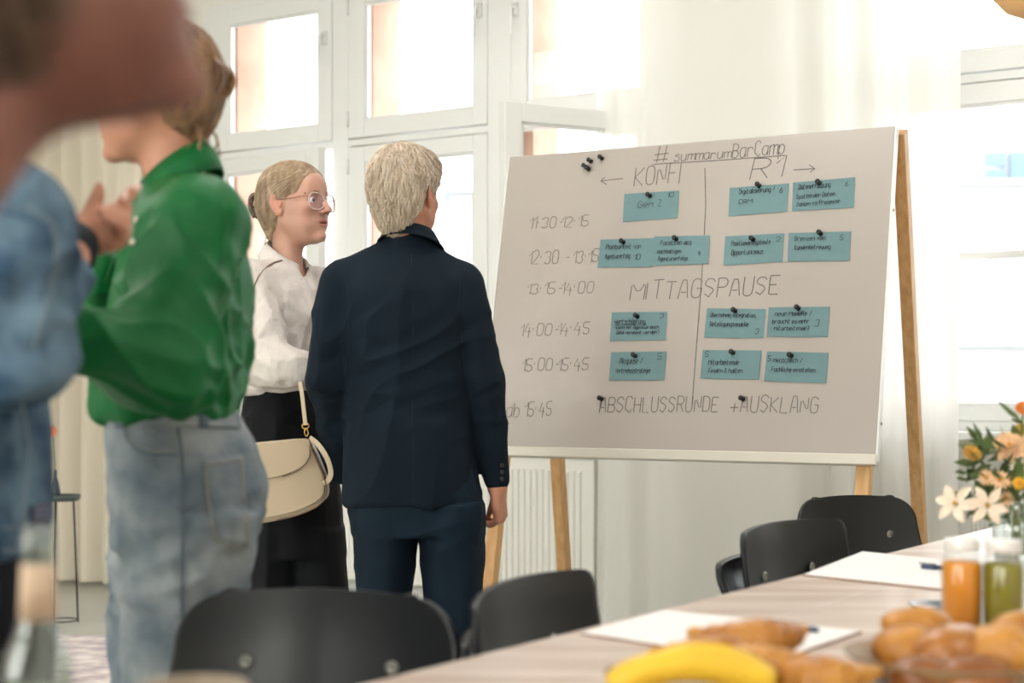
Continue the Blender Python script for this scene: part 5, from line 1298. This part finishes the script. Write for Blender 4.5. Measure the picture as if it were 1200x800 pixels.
food('croissant', croissant_mesh(.135, 1), frm(at(886, 749, 1.93), .15, .15), M_crust, 'golden croissant leaning on top of the bananas, highest on the platter', 'croissant', 'croissants on the glass platter')
food('croissant', croissant_mesh(.13, 2), frm(at(890, 780, 1.84), -.55, .2), M_crust, 'croissant in the middle of the platter, below the highest one', 'croissant', 'croissants on the glass platter')
food('croissant', croissant_mesh(.12, 3), frm(at(962, 795, 1.80), -.15, .1), M_crust, 'croissant at the right rim of the glass platter', 'croissant', 'croissants on the glass platter')
food('croissant', croissant_mesh(.13, 4), frm(Vector((pc.x-.02, pc.y+.045, TZ+.042)), .1, 0), M_crust, 'croissant at the bottom of the platter pile, behind the bananas', 'croissant', 'croissants on the glass platter')
def banana(pts, label):
    pts = smooth_path(pts, 3); n = len(pts); r = empty('banana', pts[n//2], label, 'banana', 'bananas on the platter'); mb = MB(); base = 0; rings = []
    up = Vector((0, 0, 1)); k = 10; vs = []
    for i, p in enumerate(pts):
        t = (pts[min(i+1, n-1)]-pts[max(i-1, 0)]).normalized(); sd = t.cross(up).normalized(); u2 = sd.cross(t); b = i/(n-1)
        rr = .0185*min(1, (b+.02)/.14)**.6*min(1, (1.03-b)/.16)**.55
        for j in range(k):
            a = 2*math.pi*j/k; q = rr*(1+.06*math.cos(5*a)); vs.append(p+sd*math.cos(a)*q+u2*math.sin(a)*q)
    fs = [(i*k+j, i*k+(j+1) % k, (i+1)*k+(j+1) % k, (i+1)*k+j) for i in range(n-1) for j in range(k)]+[tuple(range(k-1, -1, -1)), tuple((n-1)*k+j for j in range(k))]
    MB().add(vs, fs).obj('peel', M_ban, r, True)
    d0 = (pts[0]-pts[2]).normalized(); MB().tube([pts[0]-d0*.004, pts[0]+d0*.01, pts[0]+d0*.024], [.008, .006, .0065], 7).obj('stem', mat('banana_stem', (170, 150, 60), .6), r, True)
    d1 = (pts[-1]-pts[-3]).normalized(); MB().tube([pts[-1]-d1*.003, pts[-1]+d1*.003], [.007, .004], 7).obj('tip', M_tip, r, True)
banana([at(716, 808, 1.72), at(745, 786, 1.72), at(800, 776, 1.72), at(850, 782, 1.73), at(905, 802, 1.74)], 'yellow banana nearest the camera, across the front of the platter')
banana([at(745, 800, 1.77), at(790, 772, 1.775), at(832, 770, 1.78), at(872, 782, 1.79), at(903, 804, 1.80)], 'yellow banana behind the front one, its back just showing')
R_ = [(1072, 733, 2.02, .2, 'pale golden roll at the back left of the bowl, lying across the others', (.042, .028, .020), False),
      (1057, 762, 1.97, -.2, 'golden roll with a dark dimple at the left of the bowl', (.036, .034, .028), False),
      (1118, 770, 1.92, .4, 'glossy brown roll in the middle of the bowl, highest of the pile', (.050, .042, .036), False),
      (1172, 768, 1.90, -.5, 'light golden roll at the right of the bowl, by the frame edge', (.046, .038, .032), True),
      (1196, 748, 1.98, .3, 'golden roll at the back right of the bowl, under the green jar', (.040, .034, .028), False),
      (1078, 796, 1.86, .1, 'small brown roll low at the front left of the bowl', (.036, .032, .024), False),
      (1140, 800, 1.84, -.1, 'brown roll low at the front of the bowl, below the glossy one', (.042, .036, .028), True)]
for i, (u, v, Y, yw, lab, rr, cut) in enumerate(R_):
    food('bread_roll', roll_mesh(*rr, seed=i, cut=cut), frm(at(u, v, Y), yw, .1, .1), M_roll if i in (2, 5, 6) else M_crust, lab, 'bread roll', 'rolls in the brown bowl')
dm = MB(); 

# jars of juice
def jar(u, v, Y, mj, label, lidc, h=.125, r=.031):
    c = P(u, v, Y); c.z = TZ; R = empty('juice_jar', c, label, 'jar', 'juice jars')
    MB().lathe([(.0001, .002), (r-.002, .002), (r, .006), (r, h-.022), (r-.004, h-.012), (r-.007, h-.006), (r-.007, h+.012), (r-.009, h+.012), (r-.009, h-.006), (r-.0065, h-.014), (r-.0025, h-.024), (r-.0025, .006), (.0001, .005)], Matrix.Translation(c), 40).obj('glass', glassmat('jar_glass', (.98, .99, .98), .03), R, True)
    MB().lathe([(.0001, .0055), (r-.003, .0065), (r-.003, h-.026), (r-.006, h-.018), (.0001, h-.018)], Matrix.Translation(c), 40).obj('juice', mj, R, True)
    MB().lathe([(r-.0055, h-.002), (r-.0045, h+.0), (r-.0045, h+.013), (r-.006, h+.0155), (.0001, h+.0155)], Matrix.Translation(c), 40).obj('lid', lidc, R, True)
M_lid = mat('white_lid', (232, 228, 224), .4, .2)
jar(1127, 740, 2.33, mat('orange_juice', (222, 138, 8), .35), 'screw-top glass jar of orange juice, left of the green jar', M_lid)
jar(1176, 742, 2.31, mat('green_juice', (132, 120, 4), .35), 'screw-top glass jar of green juice, right of the orange jar', M_lid)
c = P(1093, 0, 2.5); c.z = TZ; r = empty('small_plate', c, 'small dark plate half hidden behind the orange juice jar', 'plate')
MB().lathe([(.0001, .003), (.03, .003), (.044, .012), (.046, .0135), (.042, .0135), (.03, .008), (.0001, .008)], Matrix.Translation(P(1098, 712, 2.54).xy.to_3d()+Vector((0, 0, TZ))), 32).obj('dish', mat('dark_glaze', (40, 50, 62), .3, coat=.3), r, True)

# bottle and cup at the bottom left
cb = P(44, 0, 1.38); cb.z = TZ; bt = empty('bottle', cb, 'clear glass bottle with a beige neck band at bottom left', 'bottle')
M_bg = glassmat('bottle_glass', (.86, .90, .88), .12, .03); M_band = mat('neck_label', (214, 186, 158), .6); M_lab = mat('bottle_label', (226, 228, 216), .6)
MB().lathe([(.0001, .003), (.028, .0), (.0315, .006), (.0315, .105), (.029, .128), (.021, .148), (.0155, .165), (.0135, .215), (.0145, .218), (.0145, .232), (.013, .236), (.0135, .245), (.011, .246), (.0105, .22), (.0115, .17), (.018, .148), (.026, .126), (.0285, .105), (.0285, .010), (.0001, .008)], Matrix.Translation(cb), 40).obj('glass', M_bg, bt, True)
MB().lathe([(.0163, .163), (.0142, .212), (.0138, .212), (.0158, .163)], Matrix.Translation(cb), 32).obj('neck_label', M_band, bt, True)
MB().lathe([(.0320, .03), (.0320, .10), (.0316, .10), (.0316, .03)], Matrix.Translation(cb), 32).obj('label', M_lab, bt, True)
MB().lathe([(.0001, .0085), (.0283, .0105), (.0283, .085), (.0001, .085)], Matrix.Translation(cb), 32).obj('water', glassmat('water', (.93, .96, .95), .04), bt, True)
M_cup = mat('speckled_cup', (176, 158, 138), .45, col2=(150, 130, 110), vscale=40)
cc = P(227, 0, 1.37); cc.z = TZ; cp = empty('cup', cc, 'beige stoneware cup, only its rim in view at the bottom edge', 'cup')
MB().lathe([(.0001, .004), (.032, .0), (.042, .02), (.047, .07), (.0475, .105), (.0455, .1075), (.0435, .104), (.042, .07), (.036, .02), (.0001, .012)], Matrix.Translation(cc), 48).obj('cup_wall', M_cup, cp, True)
MB().lathe([(.0001, .088), (.0428, .088)], Matrix.Translation(cc), 40).obj('coffee', mat('coffee', (70, 44, 28), .1), cp, True)

# flowers in a vase
M_leaf = mat('leaf_green', (104, 122, 62), .6, col2=(64, 86, 42), vscale=15); M_stem = mat('stem_green', (104, 124, 62), .6)
YV = 2.95; cv = P(1192, 0, YV); cv.z = TZ; vz = empty('vase', cv, 'clear glass vase holding the bouquet behind the juice jars', 'vase')
MB().lathe([(.0001, .004), (.038, .0), (.042, .01), (.046, .10), (.040, .135), (.046, .16), (.044, .16), (.038, .135), (.0435, .10), (.039, .014), (.0001, .012)], Matrix.Translation(cv), 36).obj('glass', glassmat('vase_glass', (.94, .97, .96), .12), vz, True)
def flower(u, v, dY, R, kind, m, label, seed, face=(-.25, -1, .45)):
    rnd = random.Random(seed); c = P(u, v, YV+dY); z = Vector(face)+Vector((rnd.uniform(-.4, .4), 0, rnd.uniform(-.3, .4))); z.normalize(); x = z.orthogonal().normalized(); y = z.cross(x)
    root = empty('flower', c, label, 'flower', 'blooms of the bouquet')
    def Lc(a, r, h): return c+x*math.cos(a)*r+y*math.sin(a)*r+z*h
    rings = {'rose': [(6, .25, .55, 1.0), (7, .5, .5, .9), (8, .75, .38, .8), (9, 1.0, .2, .72)], 'daisy': [(13, 1.0, .08, .34)], 'lily': [(6, 1.0, .25, .46)], 'ball': [(9, .4, .6, .7), (11, .7, .45, .6), (13, 1, .15, .5)]}[kind]
    for n, rf, hf, wf in rings:
        for k in range(n):
            a = 2*math.pi*(k+rnd.random()*.3)/n; vs = []; ns = 4; mw = R*wf*.5*(rf*.5+.5)
            for j in range(ns+1):
                b = j/ns; rr = R*rf*(.12+.88*b); h = R*(hf*math.sin(b*1.6)-.12*b*b*(2 if kind == 'lily' else 1)); wd = mw*math.sin(math.pi*min(.96, b*.85+.12))
                p = Lc(a, rr, h); t = x*-math.sin(a)+y*math.cos(a); vs += [p-t*wd+z*wd*.35, p-z*wd*.1, p+t*wd+z*wd*.35]
            fs = [(j*3+i, j*3+i+1, j*3+i+4, j*3+i+3) for j in range(ns) for i in (0, 1)]
            MB().add(vs, fs).obj('petal', m, root, True)
    MB().sphere(c+z*R*.12, (R*.2,)*3 if kind != 'lily' else (R*.1,)*3, 8).obj('flower_centre', mat('stamen_gold', (206, 150, 50), .8, bump=.6, bscale=300), root, True)
    bs = cv+Vector((rnd.uniform(-.02, .02), rnd.uniform(-.02, .02), .05)); md = cv+Vector((0, 0, .16))+(c-cv-Vector((0, 0, .16)))*.35
    MB().tube(smooth_path([bs, cv+Vector((rnd.uniform(-.03, .03), rnd.uniform(-.03, .03), .155)), md, c-z*R*.05], 2), .0022, 6).obj('stem', M_stem, root, True)
    for k in range(2):
        t = rnd.uniform(.4, .85); p = md.lerp(c, t); d = Vector((rnd.uniform(-1, 1), rnd.uniform(-.6, .4), rnd.uniform(-.1, .8))).normalized(); s = d.cross(Vector((0, 0, 1))).normalized()
        L = rnd.uniform(.04, .07); vs = [p, p+d*L*.35+s*L*.2, p+d*L*.4+Vector((0, 0, -.003)), p+d*L*.35-s*L*.2, p+d*L*.75+s*L*.14, p+d*L*.78, p+d*L*.75-s*L*.14, p+d*L]
        MB().add(vs, [(0, 2, 1), (0, 3, 2), (1, 2, 5, 4), (2, 3, 6, 5), (4, 5, 7), (5, 6, 7)]).obj('leaf', M_leaf, root, True)
M_peach = mat('peach_petal', (240, 194, 150), .7, sss=.1); M_ppale = mat('pale_petal', (240, 220, 198), .7, sss=.1); M_och = mat('ochre_petal', (206, 158, 70), .7); M_yel = mat('yellow_petal', (232, 176, 48), .7); M_or = mat('orange_petal', (224, 128, 62), .7)
flower(1184, 524, 0, .036, 'rose', M_peach, 'full peach rose-like bloom, largest near the top of the bouquet', 1)
flower(1139, 531, -.02, .020, 'ball', M_och, 'small ochre ball-shaped bloom at the left of the bouquet', 2)
flower(1198, 506, .02, .020, 'ball', M_och, 'small ochre bloom at the right frame edge, above the peach rose', 3)
flower(1156, 559, -.03, .017, 'daisy', M_peach, 'small peach daisy left of centre in the bouquet', 4)
flower(1172, 562, -.05, .022, 'daisy', M_peach, 'peach daisy in the middle of the bouquet, below the rose', 5)
flower(1196, 549, -.04, .021, 'daisy', M_ppale, 'cream daisy at the right of the bouquet, under the rose', 6)
flower(1194, 566, -.06, .013, 'ball', M_yel, 'tiny bright yellow bloom at the right edge of the bouquet', 7)
flower(1120, 590, -.05, .042, 'lily', M_ppale, 'pale star-shaped lily hanging lowest at the left', 8, (-.6, -1, .1))
flower(1157, 592, -.08, .040, 'lily', M_ppale, 'pale star-shaped lily right of the lowest one', 9, (-.1, -1, .1))
flower(1178, 584, -.03, .018, 'daisy', M_peach, 'small peach daisy between the lily and the frame edge', 10)
flower(1199, 478, .0, .016, 'ball', M_or, 'orange bud at the very top right of the bouquet', 11)
mb = MB(); rnd = random.Random(5)
for k in range(120):
    u = rnd.uniform(1130, 1215); v = rnd.uniform(515, 612); p = P(u, v, YV+rnd.uniform(-.03, .09)); d = Vector((rnd.uniform(-1, 1), rnd.uniform(-1, 1), rnd.uniform(-.4, 1))).normalized(); s = d.orthogonal().normalized(); L = rnd.uniform(.03, .06)
    mb.add([p, p+d*L*.5+s*L*.22, p+d*L*.5-s*L*.22, p+d*L], [(0, 2, 1), (1, 2, 3)])
mb.obj('foliage', M_leaf, vz, True, kind='stuff')

# pendant lamp, only its lower rim in view
cl = P(1236, -64, 3.4); lp = empty('pendant_lamp', cl+Vector((0, 0, .2)), 'peach-coloured round pendant lamp peeking in at the top right corner', 'lamp')
M_shade = mat('peach_lampshade', (246, 196, 134), .6)
mb = MB()
for k in range(9): pass
MB().lathe([(.03, .15), (.10, .13), (.155, .075), (.172, .0), (.158, -.075), (.105, -.135), (.06, -.155), (.057, -.153), (.102, -.132), (.154, -.073), (.168, .0), (.151, .073), (.097, .127), (.03, .146)], Matrix.Translation(cl), 48).obj('lamp_shade', M_shade, lp, True)
MB().sphere(cl, .04, 10).obj('bulb', mat('frosted_bulb', (250, 244, 230), .4), lp, True)
MB().tube([cl+Vector((0, 0, .03)), Vector((cl.x, cl.y, CEIL))], .003, 6).obj('cord', M_chair, lp, True)
MB().lathe([(.0001, -.03), (.045, -.03), (.05, 0), (.0001, 0)], Matrix.Translation((cl.x, cl.y, CEIL)), 20).obj('ceiling_rose', M_frame, lp, True)

# side table, its flower, and the rug
YS = 7.35; cs = P(72, 0, YS); cs.z = 0; zs = P(0, 583, YS).z; M_st = mat('grey_green_tray', (72, 82, 78), .4, .2)
st = empty('side_table', cs, 'small round grey-green tray table with thin legs at far left', 'side table')
MB().lathe([(.0001, -.012), (.078, -.014), (.086, -.005), (.089, .012), (.087, .014), (.083, .002), (.075, -.004), (.0001, -.004)], Matrix.Translation((cs.x, cs.y, zs)), 40).obj('tray', M_st, st, True)
for k in range(3):
    a = k*2.094+.3; x, y = math.cos(a), math.sin(a); MB().tube([(cs.x+x*.055, cs.y+y*.055, zs-.012), (cs.x+x*.075, cs.y+y*.075, .0)], .0045, 8).obj('leg', M_tube, st, True)
MB().tube([(cs.x+.072*math.cos(2*math.pi*i/24), cs.y+.072*math.sin(2*math.pi*i/24), .012) for i in range(25)], .0035, 6).obj('foot_ring', M_tube, st, True)
bq = Vector((cs.x-.03, cs.y, zs)); bv = empty('bud_vase', bq, 'slim dark bud vase standing on the round side table', 'vase')
MB().lathe([(.0001, -.003), (.022, -.003), (.026, .02), (.02, .06), (.008, .10), (.009, .13), (.007, .13), (.006, .10), (.0001, .09)], Matrix.Translation(bq), 24).obj('vase_body', mat('dark_glaze', (40, 50, 62), .3), bv, True)
ofl = empty('orange_flower', P(60, 505, YS), 'single orange flower on a tall stem above the side table', 'flower'); fc = P(61, 505, YS)
rnd = random.Random(3)
for k in range(9):
    a = k*.7; d = Vector((math.cos(a), -.5, math.sin(a))).normalized(); s = d.cross(Vector((0, 1, 0))).normalized(); L = .036
    MB().add([fc, fc+d*L*.5+s*L*.3, fc+d*L*.5-s*L*.3, fc+d*L], [(0, 2, 1), (1, 2, 3)]).obj('petal', M_or, ofl, True)
MB().tube(smooth_path([bq+Vector((0, 0, .03)), bq+Vector((0, 0, .14)), fc]), .0025, 6).obj('stem', M_stem, ofl, True)
M_rug = mat('faded_rug', (222, 212, 204), .95, bump=.6, bscale=250, col2=(176, 160, 164), vscale=9)
a = [P(-260, 745, 6.96), P(300, 745, 6.96)]
vs = []
nx, ny = 60, 40; x0, x1 = a[0].x, a[1].x; y0, y1 = 4.9, 6.93
for j in range(ny+1):
    for i in range(nx+1): x = x0+(x1-x0)*i/nx; y = y0+(y1-y0)*j/ny; vs.append((x, y, .009))
o = MB().add(vs, [(j*(nx+1)+i, j*(nx+1)+i+1, (j+1)*(nx+1)+i+1, (j+1)*(nx+1)+i) for j in range(ny) for i in range(nx)]).obj('rug', M_rug, smooth=True, label='faded pale patterned rug on the floor at far left', cat='rug')
s = o.modifiers.new('s', 'SOLIDIFY'); s.thickness = .008; s.offset = -1
